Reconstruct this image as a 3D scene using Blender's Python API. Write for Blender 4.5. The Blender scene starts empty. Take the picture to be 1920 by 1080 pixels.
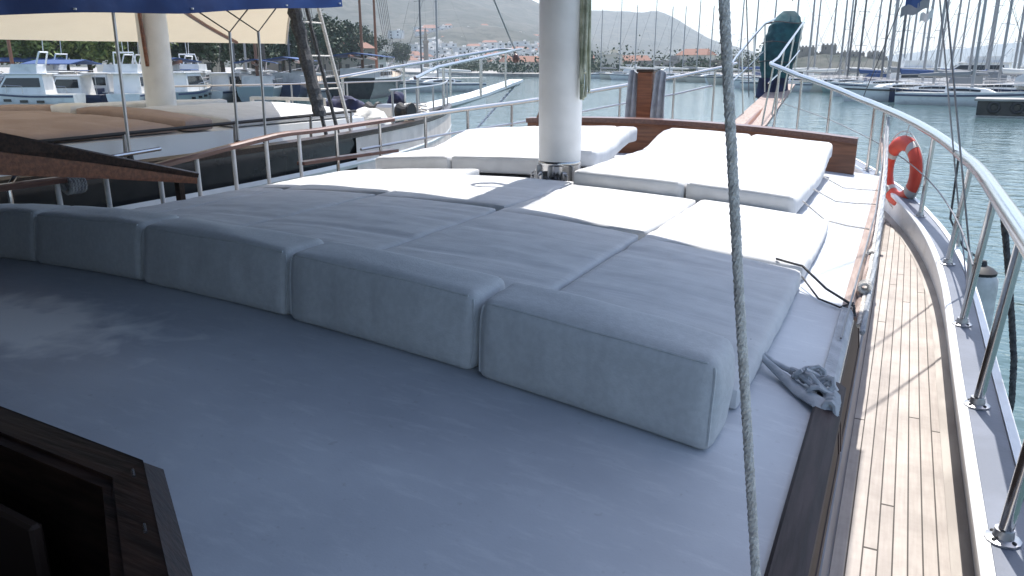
import bpy, math, random
from mathutils import Vector, Matrix, noise
R = math.radians
random.seed(7)
scn = bpy.context.scene
col = scn.collection

# ------------------------------------------------------------------ camera, sky, sun, exposure
# world frame: X = starboard, Y = towards the bow, Z up, origin = foot of the mast on the cabin roof
cam_d = bpy.data.cameras.new('camera'); cam = bpy.data.objects.new('camera', cam_d); col.objects.link(cam)
cam.location = (2.56, -5.96, 0.95)
cam.rotation_euler = (R(90 - 16.0), 0, R(26.4))
cam_d.sensor_width = 36; cam_d.lens = 1450 / 1920 * 36
cam_d.clip_start = 0.05; cam_d.clip_end = 20000
scn.camera = cam

SUN_EL, SUN_AZ = 63.0, -5.0                      # azimuth measured from the bow towards starboard
world = bpy.data.worlds.new("World"); scn.world = world; world.use_nodes = True
wn = world.node_tree.nodes; wl_ = world.node_tree.links
sky = wn.new('ShaderNodeTexSky'); sky.sky_type = 'NISHITA'; sky.sun_disc = False
sky.sun_elevation = R(SUN_EL); sky.sun_rotation = R(SUN_AZ)
sky.air_density = 1.0; sky.dust_density = 1.6; sky.ozone_density = 1.0; sky.altitude = 0
bg = wn['Background']; bg.inputs['Strength'].default_value = 0.15
wl_.new(sky.outputs[0], bg.inputs[0])
sd = Vector((math.cos(R(SUN_EL)) * math.sin(R(SUN_AZ)), math.cos(R(SUN_EL)) * math.cos(R(SUN_AZ)), math.sin(R(SUN_EL))))
sun_d = bpy.data.lights.new('sun', 'SUN'); sun_d.energy = 4.0; sun_d.angle = R(0.5); sun_d.color = (1, .965, .91)
sun = bpy.data.objects.new('sun', sun_d); col.objects.link(sun)
sun.rotation_euler = sd.to_track_quat('Z', 'Y').to_euler(); sun.location = (0, 0, 30)
scn.view_settings.view_transform = 'Standard'; scn.view_settings.look = 'None'
scn.view_settings.exposure = 0.9; scn.view_settings.gamma = 1.0
scn.render.engine = 'CYCLES'
try:
    scn.cycles.use_denoising = True; scn.cycles.denoiser = 'OPENIMAGEDENOISE'
except Exception: pass
scn.cycles.max_bounces = 8; scn.cycles.volume_bounces = 2
scn.cycles.sample_clamp_indirect = 4.0

# ------------------------------------------------------------------ materials
def mat(name, color, rough=.6, metal=0, var=None, vscale=3., bump=0, bscale=60., spec=.5, stretch=None, vmid=(.4, .62), coat=0):
    m = bpy.data.materials.new(name); m.use_nodes = True
    nt = m.node_tree; n = nt.nodes; l = nt.links; p = n['Principled BSDF']
    p.inputs['Base Color'].default_value = (*color, 1); p.inputs['Roughness'].default_value = rough
    p.inputs['Metallic'].default_value = metal; p.inputs['Specular IOR Level'].default_value = spec
    if coat: p.inputs['Coat Weight'].default_value = coat; p.inputs['Coat Roughness'].default_value = .12
    tc = n.new('ShaderNodeTexCoord'); src = tc.outputs['Object']
    if stretch:
        mp = n.new('ShaderNodeMapping'); mp.inputs['Scale'].default_value = stretch; l.new(src, mp.inputs[0]); src = mp.outputs[0]
    if var:
        t = n.new('ShaderNodeTexNoise'); t.inputs['Scale'].default_value = vscale; t.inputs['Detail'].default_value = 6; l.new(src, t.inputs['Vector'])
        r = n.new('ShaderNodeValToRGB'); r.color_ramp.elements[0].position = vmid[0]; r.color_ramp.elements[1].position = vmid[1]
        r.color_ramp.elements[0].color = (*var, 1); r.color_ramp.elements[1].color = (*color, 1)
        l.new(t.outputs['Fac'], r.inputs[0]); l.new(r.outputs[0], p.inputs['Base Color'])
    if bump:
        t2 = n.new('ShaderNodeTexNoise'); t2.inputs['Scale'].default_value = bscale; t2.inputs['Detail'].default_value = 5; l.new(src, t2.inputs['Vector'])
        b = n.new('ShaderNodeBump'); b.inputs['Strength'].default_value = bump; b.inputs['Distance'].default_value = .02
        l.new(t2.outputs['Fac'], b.inputs['Height']); l.new(b.outputs[0], p.inputs['Normal'])
    return m

M = {}
M['mast'] = mat('mast white paint', (.78, .78, .77), .42, var=(.70, .70, .69), vscale=4)
M['steel'] = mat('polished steel', (.52, .51, .50), .18, 1, bump=.03, bscale=30)
M['steel_dull'] = mat('dull steel', (.42, .42, .43), .38, 1, bump=.1, bscale=40)
M['black'] = mat('black rubber', (.02, .02, .022), .6)
M['darkwood'] = mat('dark varnished wood', (.048, .026, .018), .36, var=(.020, .012, .009), vscale=5, stretch=(1, 8, 8), bump=.12, bscale=8, coat=.05, spec=.3)
M['brownwood'] = mat('brown varnished wood', (.23, .088, .042), .38, var=(.14, .05, .024), vscale=3, stretch=(1, 12, 12), bump=.1, bscale=6, coat=.2)
M['redwood'] = mat('reddish cap wood', (.14, .058, .042), .4, var=(.085, .032, .024), vscale=4, stretch=(12, 1, 12), bump=.1, bscale=8, coat=.2)
M['pinkwood'] = mat('weathered pinkish wood', (.36, .275, .24), .7, var=(.25, .185, .16), vscale=5, stretch=(10, 1, 10), bump=.2, bscale=9)
M['whitepaint'] = mat('white gloss paint', (.72, .73, .74), .35, var=(.60, .60, .60), vscale=6, vmid=(.25, .5))
M['greycap'] = mat('blue grey paint', (.155, .17, .21), .5, var=(.125, .138, .17), vscale=5, bump=.08, bscale=60)
M['canvasgrey'] = mat('grey canvas', (.40, .42, .44), .9, var=(.28, .30, .33), vscale=9, bump=.3, bscale=40)
M['rope'] = mat('grey rope', (.74, .71, .66), .9, var=(.54, .51, .47), vscale=60, bump=.5, bscale=200)
M['ropedark'] = mat('dark rope', (.05, .05, .055), .9, var=(.10, .10, .10), vscale=40, bump=.4, bscale=120)
M['ropegreen'] = mat('greenish white rope', (.52, .54, .44), .9, var=(.24, .27, .19), vscale=9)
M['wire'] = mat('rigging wire', (.20, .20, .21), .45, .7)
M['orange'] = mat('lifebuoy orange', (.64, .06, .028), .5, var=(.54, .048, .024), vscale=6)
M['reflect'] = mat('grey reflective tape', (.42, .40, .38), .4)
M['green'] = mat('green sail cover', (.024, .10, .11), .8, var=(.012, .055, .068), vscale=5, bump=.5, bscale=9)
M['blueawn'] = mat('navy awning cloth', (.017, .055, .19), .8, var=(.012, .035, .13), vscale=2, bump=.2, bscale=8)
M['cream'] = mat('cream awning lining', (.72, .675, .59), .9, var=(.66, .61, .52), vscale=1.5, bump=.25, bscale=5)
M['awnown'] = mat('awning underside', (.055, .07, .11), .9)
M['brownmat'] = mat('brown mattress', (.42, .32, .28), .9, var=(.35, .26, .22), vscale=2, bump=.3, bscale=20)
M['navy'] = mat('navy fabric', (.016, .022, .075), .8, var=(.008, .01, .03), vscale=6)
M['glass'] = mat('dark window glass', (.012, .016, .02), .08)
M['gel'] = mat('white gelcoat', (.70, .71, .71), .3, var=(.56, .57, .57), vscale=1.5, vmid=(.3, .5))
M['gelcream'] = mat('cream gelcoat', (.58, .54, .46), .35)
M['gelgrey'] = mat('grey hull paint', (.22, .27, .29), .35)
M['gelblack'] = mat('black hull paint', (.014, .016, .02), .25, var=(.03, .03, .033), vscale=2)
M['gelblue'] = mat('navy hull paint', (.02, .035, .09), .3)
M['gelgreen'] = mat('pale green hull paint', (.18, .27, .25), .4)
M['alloy'] = mat('mast alloy', (.30, .30, .305), .45, .3)
M['alloyd'] = mat('dark mast alloy', (.12, .12, .125), .5, .2)
M['teakdeck'] = mat('light teak', (.40, .32, .24), .7, var=(.3, .24, .18), vscale=4, stretch=(10, 1, 1))
M['coverblue'] = mat('blue boom cover', (.03, .07, .19), .8)
M['covergrey'] = mat('grey boom cover', (.22, .23, .24), .8)
M['coverwhite'] = mat('white boom cover', (.6, .6, .58), .8)
M['margin'] = mat('pale margin plank', (.42, .385, .35), .75, var=(.30, .27, .245), vscale=6, stretch=(1, .3, 1))
M['edgewood'] = mat('dark purple brown board', (.045, .030, .032), .6, var=(.022, .015, .016), vscale=4, stretch=(12, 1, 12), bump=.15, bscale=8, spec=.3)
M['plating'] = mat('beige bow paint', (.74, .66, .60), .6, var=(.60, .53, .48), vscale=3)  # one even beige for the bow band
M['strap'] = mat('pale grey webbing', (.50, .52, .55), .85, var=(.38, .40, .43), vscale=14, bump=.3, bscale=60)
M['slit'] = mat('dark brown recess', (.035, .018, .011), .7)
M['trunk'] = mat('bark', (.09, .07, .05), .9, var=(.045, .035, .027), vscale=6, bump=.5, bscale=12)
M['leaf'] = mat('leaves', (.20, .25, .07), .65, var=(.08, .13, .03), vscale=.9)
M['leafd'] = mat('dark leaves', (.030, .062, .028), .7, var=(.018, .038, .018), vscale=.6)
M['stone'] = mat('castle stone', (.26, .225, .18), .9, var=(.17, .145, .12), vscale=.12, bump=.3, bscale=1)
M['concrete'] = mat('quay concrete', (.33, .32, .30), .85, var=(.22, .21, .20), vscale=.6, bump=.3, bscale=3)
M['housew'] = mat('white house render', (.72, .70, .66), .8, var=(.6, .58, .55), vscale=.2)
M['roofred'] = mat('clay roof', (.20, .095, .065), .85)
M['red'] = mat('red fabric', (.42, .03, .035), .7)
M['skin'] = mat('skin', (.42, .25, .18), .6)
M['hair'] = mat('dark hair', (.018, .013, .011), .6)
M['fender'] = mat('fender vinyl', (.58, .58, .57), .5, var=(.45, .45, .44), vscale=9, bump=.2, bscale=30)

def translucent(m, f):
    nt = m.node_tree; n = nt.nodes; p = n['Principled BSDF']; o = n['Material Output']; t = n.new('ShaderNodeBsdfTranslucent'); t.inputs[0].default_value = p.inputs['Base Color'].default_value; x = n.new('ShaderNodeMixShader'); x.inputs[0].default_value = f
    nt.links.new(p.outputs[0], x.inputs[1]); nt.links.new(t.outputs[0], x.inputs[2]); nt.links.new(x.outputs[0], o.inputs['Surface'])
translucent(M['cream'], .62)
def fabric(name, c, c2, weave=260., wr=.35, vs=7.):
    m = mat(name, c, .92, var=c2, vscale=vs, spec=.15); nt = m.node_tree; n = nt.nodes; l = nt.links; p = n['Principled BSDF']
    p.inputs['Sheen Weight'].default_value = .25
    tc = n.new('ShaderNodeTexCoord')
    a = n.new('ShaderNodeTexNoise'); a.inputs['Scale'].default_value = weave; a.inputs['Detail'].default_value = 3
    mp = n.new('ShaderNodeMapping'); mp.inputs['Scale'].default_value = (1.0, 3.2, 1.5); mp.inputs['Rotation'].default_value = (0, 0, R(-12))
    b = n.new('ShaderNodeTexNoise'); b.inputs['Scale'].default_value = 2.6; b.inputs['Detail'].default_value = 4; b.inputs['Distortion'].default_value = .6
    l.new(tc.outputs['Object'], a.inputs['Vector']); l.new(tc.outputs['Object'], mp.inputs[0]); l.new(mp.outputs[0], b.inputs['Vector'])
    b1 = n.new('ShaderNodeBump'); b1.inputs['Strength'].default_value = .30; b1.inputs['Distance'].default_value = .004; l.new(a.outputs['Fac'], b1.inputs['Height'])
    b2 = n.new('ShaderNodeBump'); b2.inputs['Strength'].default_value = wr * .4; b2.inputs['Distance'].default_value = .05; l.new(b.outputs['Fac'], b2.inputs['Height'])
    l.new(b1.outputs[0], b2.inputs['Normal']); l.new(b2.outputs[0], p.inputs['Normal'])
    return m
M['fabric'] = fabric('white mattress cloth', (.61, .615, .62), (.555, .56, .565))
M['terry'] = fabric('grey white terry cloth', (.55, .56, .565), (.505, .515, .52), 150., .12, 45.)

def plank_mat():
    m = bpy.data.materials.new('teak planking'); m.use_nodes = True; nt = m.node_tree; n = nt.nodes; l = nt.links; p = n['Principled BSDF']
    tc = n.new('ShaderNodeTexCoord'); sx = n.new('ShaderNodeSeparateXYZ'); l.new(tc.outputs['UV'], sx.inputs[0])
    def mth(op, a, b=None, c=None):
        q = n.new('ShaderNodeMath'); q.operation = op
        for i, v in enumerate((a, b, c)):
            if v is None: continue
            if isinstance(v, (int, float)): q.inputs[i].default_value = v
            else: l.new(v, q.inputs[i])
        return q.outputs[0]
    xs = mth('DIVIDE', sx.outputs[0], .0475); idx = mth('FLOOR', xs); fr = mth('FRACT', xs)
    wn1 = n.new('ShaderNodeTexWhiteNoise'); wn1.noise_dimensions = '1D'; l.new(idx, wn1.inputs['W'])
    ys = mth('ADD', mth('DIVIDE', sx.outputs[1], 3.7), wn1.outputs['Value']); fy = mth('FRACT', ys)
    seam = mth('LESS_THAN', mth('ABSOLUTE', mth('SUBTRACT', fr, .5)), .445)     # 1 inside a plank
    butt = mth('GREATER_THAN', fy, .003); inside = mth('MULTIPLY', seam, butt)
    cell = n.new('ShaderNodeTexWhiteNoise'); cell.noise_dimensions = '2D'; cb = n.new('ShaderNodeCombineXYZ'); l.new(idx, cb.inputs[0]); l.new(mth('FLOOR', ys), cb.inputs[1]); l.new(cb.outputs[0], cell.inputs['Vector'])
    mp = n.new('ShaderNodeMapping'); mp.inputs['Scale'].default_value = (90, 5, 1); l.new(tc.outputs['UV'], mp.inputs[0])
    g = n.new('ShaderNodeTexNoise'); g.inputs['Scale'].default_value = 1; g.inputs['Detail'].default_value = 6; l.new(mp.outputs[0], g.inputs['Vector'])
    f = mth('ADD', mth('MULTIPLY', cell.outputs['Value'], .35), mth('MULTIPLY', g.outputs['Fac'], .65))
    rp = n.new('ShaderNodeValToRGB'); rp.color_ramp.elements[0].color = (.36, .32, .292, 1); rp.color_ramp.elements[1].color = (.49, .445, .41, 1)
    rp.color_ramp.elements[0].position = .2; rp.color_ramp.elements[1].position = .8; l.new(f, rp.inputs[0])
    gm_ = n.new('ShaderNodeTexNoise'); gm_.inputs['Scale'].default_value = 3.2; gm_.inputs['Detail'].default_value = 7; gm_.inputs['Roughness'].default_value = .65; l.new(tc.outputs['UV'], gm_.inputs['Vector'])
    gr_ = n.new('ShaderNodeMapRange'); gr_.inputs['From Min'].default_value = .35; gr_.inputs['From Max'].default_value = .68; gr_.inputs['To Min'].default_value = .78; gr_.inputs['To Max'].default_value = 1.08; l.new(gm_.outputs['Fac'], gr_.inputs['Value'])
    gx_ = n.new('ShaderNodeVectorMath'); gx_.operation = 'SCALE'; l.new(rp.outputs[0], gx_.inputs[0]); l.new(gr_.outputs[0], gx_.inputs['Scale'])
    mx = n.new('ShaderNodeMix'); mx.data_type = 'RGBA'; mx.inputs['A'].default_value = (.07, .062, .056, 1); l.new(inside, mx.inputs['Factor']); l.new(gx_.outputs[0], mx.inputs['B'])
    l.new(mx.outputs['Result'], p.inputs['Base Color']); p.inputs['Roughness'].default_value = .75; p.inputs['Specular IOR Level'].default_value = .25
    b = n.new('ShaderNodeBump'); b.inputs['Strength'].default_value = .4; b.inputs['Distance'].default_value = .004
    l.new(mth('ADD', mth('MULTIPLY', inside, 1.), mth('MULTIPLY', g.outputs['Fac'], .35)), b.inputs['Height']); l.new(b.outputs[0], p.inputs['Normal'])
    return m
M['planks'] = plank_mat()

def roof_mat():
    m = mat('pale grey roof paint', (.56, .585, .62), .34, spec=.45); nt = m.node_tree; n = nt.nodes; l = nt.links; p = n['Principled BSDF']
    tc = n.new('ShaderNodeTexCoord')
    a = n.new('ShaderNodeTexNoise'); a.inputs['Scale'].default_value = .9; a.inputs['Detail'].default_value = 7; a.inputs['Roughness'].default_value = .62; l.new(tc.outputs['Object'], a.inputs['Vector'])
    r = n.new('ShaderNodeValToRGB'); e = r.color_ramp.elements; e[0].position = .32; e[0].color = (.38, .405, .45, 1); e[1].position = .66; e[1].color = (.54, .565, .605, 1); l.new(a.outputs['Fac'], r.inputs[0])
    # pale blotch: bright reflection painted into the roof colour, along with wear
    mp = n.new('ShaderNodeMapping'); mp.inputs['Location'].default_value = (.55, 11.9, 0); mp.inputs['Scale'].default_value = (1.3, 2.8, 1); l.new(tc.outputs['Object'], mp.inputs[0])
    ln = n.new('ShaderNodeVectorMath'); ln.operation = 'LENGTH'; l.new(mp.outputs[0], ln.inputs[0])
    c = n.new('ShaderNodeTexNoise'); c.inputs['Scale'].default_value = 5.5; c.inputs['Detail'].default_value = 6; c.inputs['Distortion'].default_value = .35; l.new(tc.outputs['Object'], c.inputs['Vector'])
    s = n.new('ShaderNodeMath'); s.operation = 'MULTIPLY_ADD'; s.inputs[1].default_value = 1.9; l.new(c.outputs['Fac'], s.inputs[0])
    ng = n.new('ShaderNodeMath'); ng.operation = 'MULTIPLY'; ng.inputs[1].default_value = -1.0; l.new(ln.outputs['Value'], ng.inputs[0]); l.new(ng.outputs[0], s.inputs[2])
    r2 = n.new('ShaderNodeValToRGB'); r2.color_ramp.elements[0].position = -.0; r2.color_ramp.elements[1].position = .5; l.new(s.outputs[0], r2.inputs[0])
    # scuffs and dried runs
    mq = n.new('ShaderNodeMapping'); mq.inputs['Scale'].default_value = (2.2, 9, 1); mq.inputs['Rotation'].default_value = (0, 0, R(24)); l.new(tc.outputs['Object'], mq.inputs[0])
    sc = n.new('ShaderNodeTexNoise'); sc.inputs['Scale'].default_value = 2.4; sc.inputs['Detail'].default_value = 9; sc.inputs['Roughness'].default_value = .72; l.new(mq.outputs[0], sc.inputs['Vector'])
    sr = n.new('ShaderNodeMapRange'); sr.inputs['From Min'].default_value = .52; sr.inputs['From Max'].default_value = .74; sr.inputs['To Max'].default_value = .55; l.new(sc.outputs['Fac'], sr.inputs['Value'])
    m0 = n.new('ShaderNodeMix'); m0.data_type = 'RGBA'; l.new(sr.outputs[0], m0.inputs['Factor']); l.new(r.outputs[0], m0.inputs['A']); m0.inputs['B'].default_value = (.66, .68, .70, 1)
    sp = n.new('ShaderNodeTexNoise'); sp.inputs['Scale'].default_value = 38; sp.inputs['Detail'].default_value = 4; l.new(tc.outputs['Object'], sp.inputs['Vector'])
    s2 = n.new('ShaderNodeMapRange'); s2.inputs['From Min'].default_value = .66; s2.inputs['From Max'].default_value = .76; s2.inputs['To Max'].default_value = .35; l.new(sp.outputs['Fac'], s2.inputs['Value'])
    m1 = n.new('ShaderNodeMix'); m1.data_type = 'RGBA'; l.new(s2.outputs[0], m1.inputs['Factor']); l.new(m0.outputs['Result'], m1.inputs['A']); m1.inputs['B'].default_value = (.27, .27, .28, 1)
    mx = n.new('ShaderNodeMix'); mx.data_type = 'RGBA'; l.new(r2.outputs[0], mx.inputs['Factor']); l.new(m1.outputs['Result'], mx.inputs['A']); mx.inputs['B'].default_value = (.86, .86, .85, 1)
    l.new(mx.outputs['Result'], p.inputs['Base Color'])
    d = n.new('ShaderNodeTexNoise'); d.inputs['Scale'].default_value = 1.6; d.inputs['Detail'].default_value = 3; l.new(tc.outputs['Object'], d.inputs['Vector'])
    rr = n.new('ShaderNodeMapRange'); rr.inputs['To Min'].default_value = .32; rr.inputs['To Max'].default_value = .52; l.new(d.outputs['Fac'], rr.inputs['Value']); l.new(rr.outputs[0], p.inputs['Roughness'])
    b = n.new('ShaderNodeBump'); b.inputs['Strength'].default_value = .12; b.inputs['Distance'].default_value = .02; l.new(d.outputs['Fac'], b.inputs['Height'])
    f = n.new('ShaderNodeTexNoise'); f.inputs['Scale'].default_value = 140; f.inputs['Detail'].default_value = 2; l.new(tc.outputs['Object'], f.inputs['Vector'])
    b2 = n.new('ShaderNodeBump'); b2.inputs['Strength'].default_value = .1; b2.inputs['Distance'].default_value = .003; l.new(f.outputs['Fac'], b2.inputs['Height']); l.new(b.outputs[0], b2.inputs['Normal']); l.new(b2.outputs[0], p.inputs['Normal'])
    return m
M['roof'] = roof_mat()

def water_mat():
    m = bpy.data.materials.new('harbour water'); m.use_nodes = True; nt = m.node_tree; n = nt.nodes; l = nt.links; p = n['Principled BSDF']
    p.inputs['Base Color'].default_value = (.055, .10, .102, 1); p.inputs['Roughness'].default_value = .06; p.inputs['IOR'].default_value = 1.33
    tc = n.new('ShaderNodeTexCoord')
    def nz(sc, stretch, det, dist=.0):
        mp = n.new('ShaderNodeMapping'); mp.inputs['Scale'].default_value = stretch; mp.inputs['Rotation'].default_value = (0, 0, R(18)); l.new(tc.outputs['Object'], mp.inputs[0])
        t = n.new('ShaderNodeTexNoise'); t.inputs['Scale'].default_value = sc; t.inputs['Detail'].default_value = det; t.inputs['Distortion'].default_value = dist; l.new(mp.outputs[0], t.inputs['Vector']); return t.outputs['Fac']
    b1 = n.new('ShaderNodeBump'); b1.inputs['Strength'].default_value = .55; b1.inputs['Distance'].default_value = .10; l.new(nz(1.5, (1, 1.7, 1), 4, .4), b1.inputs['Height'])
    b2 = n.new('ShaderNodeBump'); b2.inputs['Strength'].default_value = .25; b2.inputs['Distance'].default_value = .3; l.new(nz(.28, (1, 1.8, 1), 3, .3), b2.inputs['Height'])
    l.new(b1.outputs[0], b2.inputs['Normal']); l.new(b2.outputs[0], p.inputs['Normal'])
    return m
M['water'] = water_mat()

def hill_mat():
    m = mat('dry hillside', (.055, .056, .044), .95, var=(.026, .032, .024), vscale=.012, vmid=(.42, .56)); return m
M['hill'] = hill_mat()
def scrub(m):
    nt = m.node_tree; n = nt.nodes; l = nt.links; p = n['Principled BSDF']; src = p.inputs['Base Color'].links[0].from_socket
    tc = n.new('ShaderNodeTexCoord'); t = n.new('ShaderNodeTexNoise'); t.inputs['Scale'].default_value = .045; t.inputs['Detail'].default_value = 8; t.inputs['Roughness'].default_value = .7; l.new(tc.outputs['Object'], t.inputs['Vector'])
    mr = n.new('ShaderNodeMapRange'); mr.inputs['From Min'].default_value = .47; mr.inputs['From Max'].default_value = .56; l.new(t.outputs['Fac'], mr.inputs['Value'])
    mx = n.new('ShaderNodeMix'); mx.data_type = 'RGBA'; l.new(mr.outputs[0], mx.inputs['Factor']); l.new(src, mx.inputs['A']); mx.inputs['B'].default_value = (.010, .018, .010, 1); l.new(mx.outputs['Result'], p.inputs['Base Color'])
scrub(M['hill'])

# ------------------------------------------------------------------ mesh helpers
class MB:
    def __init__(s): s.v = []; s.f = []; s.uv = None
    def add(s, vs, fs):
        o = len(s.v); s.v += [Vector(q) for q in vs]; s.f += [tuple(i + o for i in f) for f in fs]; return s
    def box(s, c, d, rz=0, bev=0, mtx=None):
        hx, hy, hz = d[0] / 2, d[1] / 2, d[2] / 2
        if bev <= 0:
            vs = [(x * hx, y * hy, z * hz) for x in (-1, 1) for y in (-1, 1) for z in (-1, 1)]
            fs = [(0, 1, 3, 2), (4, 6, 7, 5), (0, 4, 5, 1), (2, 3, 7, 6), (0, 2, 6, 4), (1, 5, 7, 3)]
        else:
            b = min(bev, hx * .95, hy * .95, hz * .95); vs = []; idx = {}
            for x in (-1, 1):
                for y in (-1, 1):
                    for z in (-1, 1):
                        for k, q in enumerate(((hx, hy - b, hz - b), (hx - b, hy, hz - b), (hx - b, hy - b, hz))):
                            idx[(x, y, z, k)] = len(vs); vs.append((x * q[0], y * q[1], z * q[2]))
            g = lambda x, y, z, k: idx[(x, y, z, k)]
            fs = []
            for a in (-1, 1):
                fs.append((g(a, -1, -1, 0), g(a, 1, -1, 0), g(a, 1, 1, 0), g(a, -1, 1, 0))[::a])
                fs.append((g(-1, a, -1, 1), g(-1, a, 1, 1), g(1, a, 1, 1), g(1, a, -1, 1))[::a])
                fs.append((g(-1, -1, a, 2), g(1, -1, a, 2), g(1, 1, a, 2), g(-1, 1, a, 2))[::a])
            for y in (-1, 1):
                for z in (-1, 1): fs.append((g(-1, y, z, 1), g(1, y, z, 1), g(1, y, z, 2), g(-1, y, z, 2))[::-y * z])
            for x in (-1, 1):
                for z in (-1, 1): fs.append((g(x, -1, z, 0), g(x, 1, z, 0), g(x, 1, z, 2), g(x, -1, z, 2))[::x * z])
            for x in (-1, 1):
                for y in (-1, 1): fs.append((g(x, y, -1, 0), g(x, y, 1, 0), g(x, y, 1, 1), g(x, y, -1, 1))[::-x * y])
            for x in (-1, 1):
                for y in (-1, 1):
                    for z in (-1, 1): fs.append((g(x, y, z, 0), g(x, y, z, 1), g(x, y, z, 2))[::x * y * z])
        if mtx is None: mtx = Matrix.Translation(c) @ Matrix.Rotation(rz, 4, 'Z')
        return s.add([mtx @ Vector(q) for q in vs], fs)
    def tube(s, path, r, n=8, closed=False, caps=True):
        P = [Vector(p) for p in path]; N = len(P); rs = r if isinstance(r, (list, tuple)) else [r] * N
        t0 = (P[1] - P[0]).normalized(); up = Vector((0, 0, 1)) if abs(t0.z) < .9 else Vector((1, 0, 0))
        nx = t0.cross(up).normalized(); o = len(s.v)
        for i in range(N):
            a = P[(i - 1) % N] if (closed or i > 0) else P[0]; b = P[(i + 1) % N] if (closed or i < N - 1) else P[-1]
            t = (b - a).normalized(); nx = (nx - t * nx.dot(t)).normalized(); ny = t.cross(nx)
            for k in range(n):
                an = 2 * math.pi * k / n; s.v.append(P[i] + (nx * math.cos(an) + ny * math.sin(an)) * rs[i])
        for i in range(N if closed else N - 1):
            j = (i + 1) % N
            for k in range(n): s.f.append((o + i * n + k, o + i * n + (k + 1) % n, o + j * n + (k + 1) % n, o + j * n + k))
        if caps and not closed:
            s.f.append(tuple(o + k for k in range(n))[::-1]); s.f.append(tuple(o + (N - 1) * n + k for k in range(n)))
        return s
    def loft(s, rings, closed=True, caps=True):
        n = len(rings[0]); o = len(s.v)
        for r in rings: s.v += [Vector(q) for q in r]
        for i in range(len(rings) - 1):
            for k in range(n if closed else n - 1):
                k2 = (k + 1) % n; s.f.append((o + i * n + k, o + i * n + k2, o + (i + 1) * n + k2, o + (i + 1) * n + k))
        if caps and closed:
            s.f.append(tuple(o + k for k in range(n))[::-1]); s.f.append(tuple(o + (len(rings) - 1) * n + k for k in range(n)))
        return s
    def lathe(s, prof, c, n=20):
        c = Vector(c); return s.loft([[c + Vector((r * math.cos(2 * math.pi * k / n), r * math.sin(2 * math.pi * k / n), z)) for k in range(n)] for r, z in prof])
    def prism(s, poly, z0, z1):
        n = len(poly); return s.add([(x, y, z0) for x, y in poly] + [(x, y, z1) for x, y in poly], [tuple(range(n))[::-1], tuple(range(n, 2 * n))] + [(i, (i + 1) % n, n + (i + 1) % n, n + i) for i in range(n)])
    def ball(s, c, r, seg=12, ring=8, sq=(1, 1, 1)):
        c = Vector(c); return s.loft([[c + Vector((sq[0] * r * math.sin(th) * math.cos(2 * math.pi * k / seg), sq[1] * r * math.sin(th) * math.sin(2 * math.pi * k / seg), -sq[2] * r * math.cos(th))) for k in range(seg)] for th in [math.pi * (i + .02) / (ring + .04) for i in range(ring + 1)]])
    def build(s, name, m, parent=None, label=None, cat=None, group=None, kind=None, smooth=False, local=False):
        off = Vector((0, 0, 0)); q = parent
        if not local:
            while q is not None: off += q.location; q = q.parent
            if parent is None and kind is None and s.v:
                off = Vector(((min(v.x for v in s.v) + max(v.x for v in s.v)) / 2, (min(v.y for v in s.v) + max(v.y for v in s.v)) / 2, min(v.z for v in s.v)))
        me = bpy.data.meshes.new(name); me.from_pydata([tuple(v - off) for v in s.v], [], s.f); me.materials.append(m)
        if s.uv:
            u = me.uv_layers.new(name='uv')
            for lp in me.loops: u.data[lp.index].uv = s.uv[lp.vertex_index]
        if smooth:
            me.polygons.foreach_set('use_smooth', [True] * len(me.polygons))
            try: me.set_sharp_from_angle(angle=R(40))
            except Exception: pass
        me.update(); o = bpy.data.objects.new(name, me); col.objects.link(o)
        if parent is not None: o.parent = parent
        elif not local: o.location = off
        tag(o, label, cat, group, kind); return o

def tag(o, label=None, cat=None, group=None, kind=None):
    for k, v in (('label', label), ('category', cat), ('group', group), ('kind', kind)):
        if v: o[k] = v
    return o
def thing(name, label, cat, loc=(0, 0, 0), rz=0, group=None):
    o = bpy.data.objects.new(name, None); col.objects.link(o); o.location = loc; o.rotation_euler = (0, 0, rz); o.empty_display_size = .2
    return tag(o, label, cat, group)
def kids(o): return [c for c in bpy.data.objects if c.parent == o]
def copy_tree(o, loc=None, rz=None, sc=None, label=None, group=None, parent=None, swap=None):
    c = o.copy(); col.objects.link(c)
    if parent is not None: c.parent = parent
    if loc is not None: c.location = loc
    if rz is not None: c.rotation_euler = (0, 0, rz)
    if sc is not None: c.scale = (sc, sc, sc)
    if label: c['label'] = label
    if group: c['group'] = group
    for ch in kids(o): copy_tree(ch, parent=c)
    return c
def lerp(a, b, t): return a + (b - a) * t
def interp(tab, x):
    if x <= tab[0][0]: return tab[0][1]
    for (x0, y0), (x1, y1) in zip(tab, tab[1:]):
        if x <= x1: return lerp(y0, y1, (x - x0) / (x1 - x0))
    return tab[-1][1]
def lin(a, b, n): a = Vector(a); b = Vector(b); return [a.lerp(b, i / n) for i in range(n + 1)]
def sag(a, b, n, d): return [Vector(a).lerp(Vector(b), i / n) - Vector((0, 0, d * 4 * (i / n) * (1 - i / n))) for i in range(n + 1)]
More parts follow.
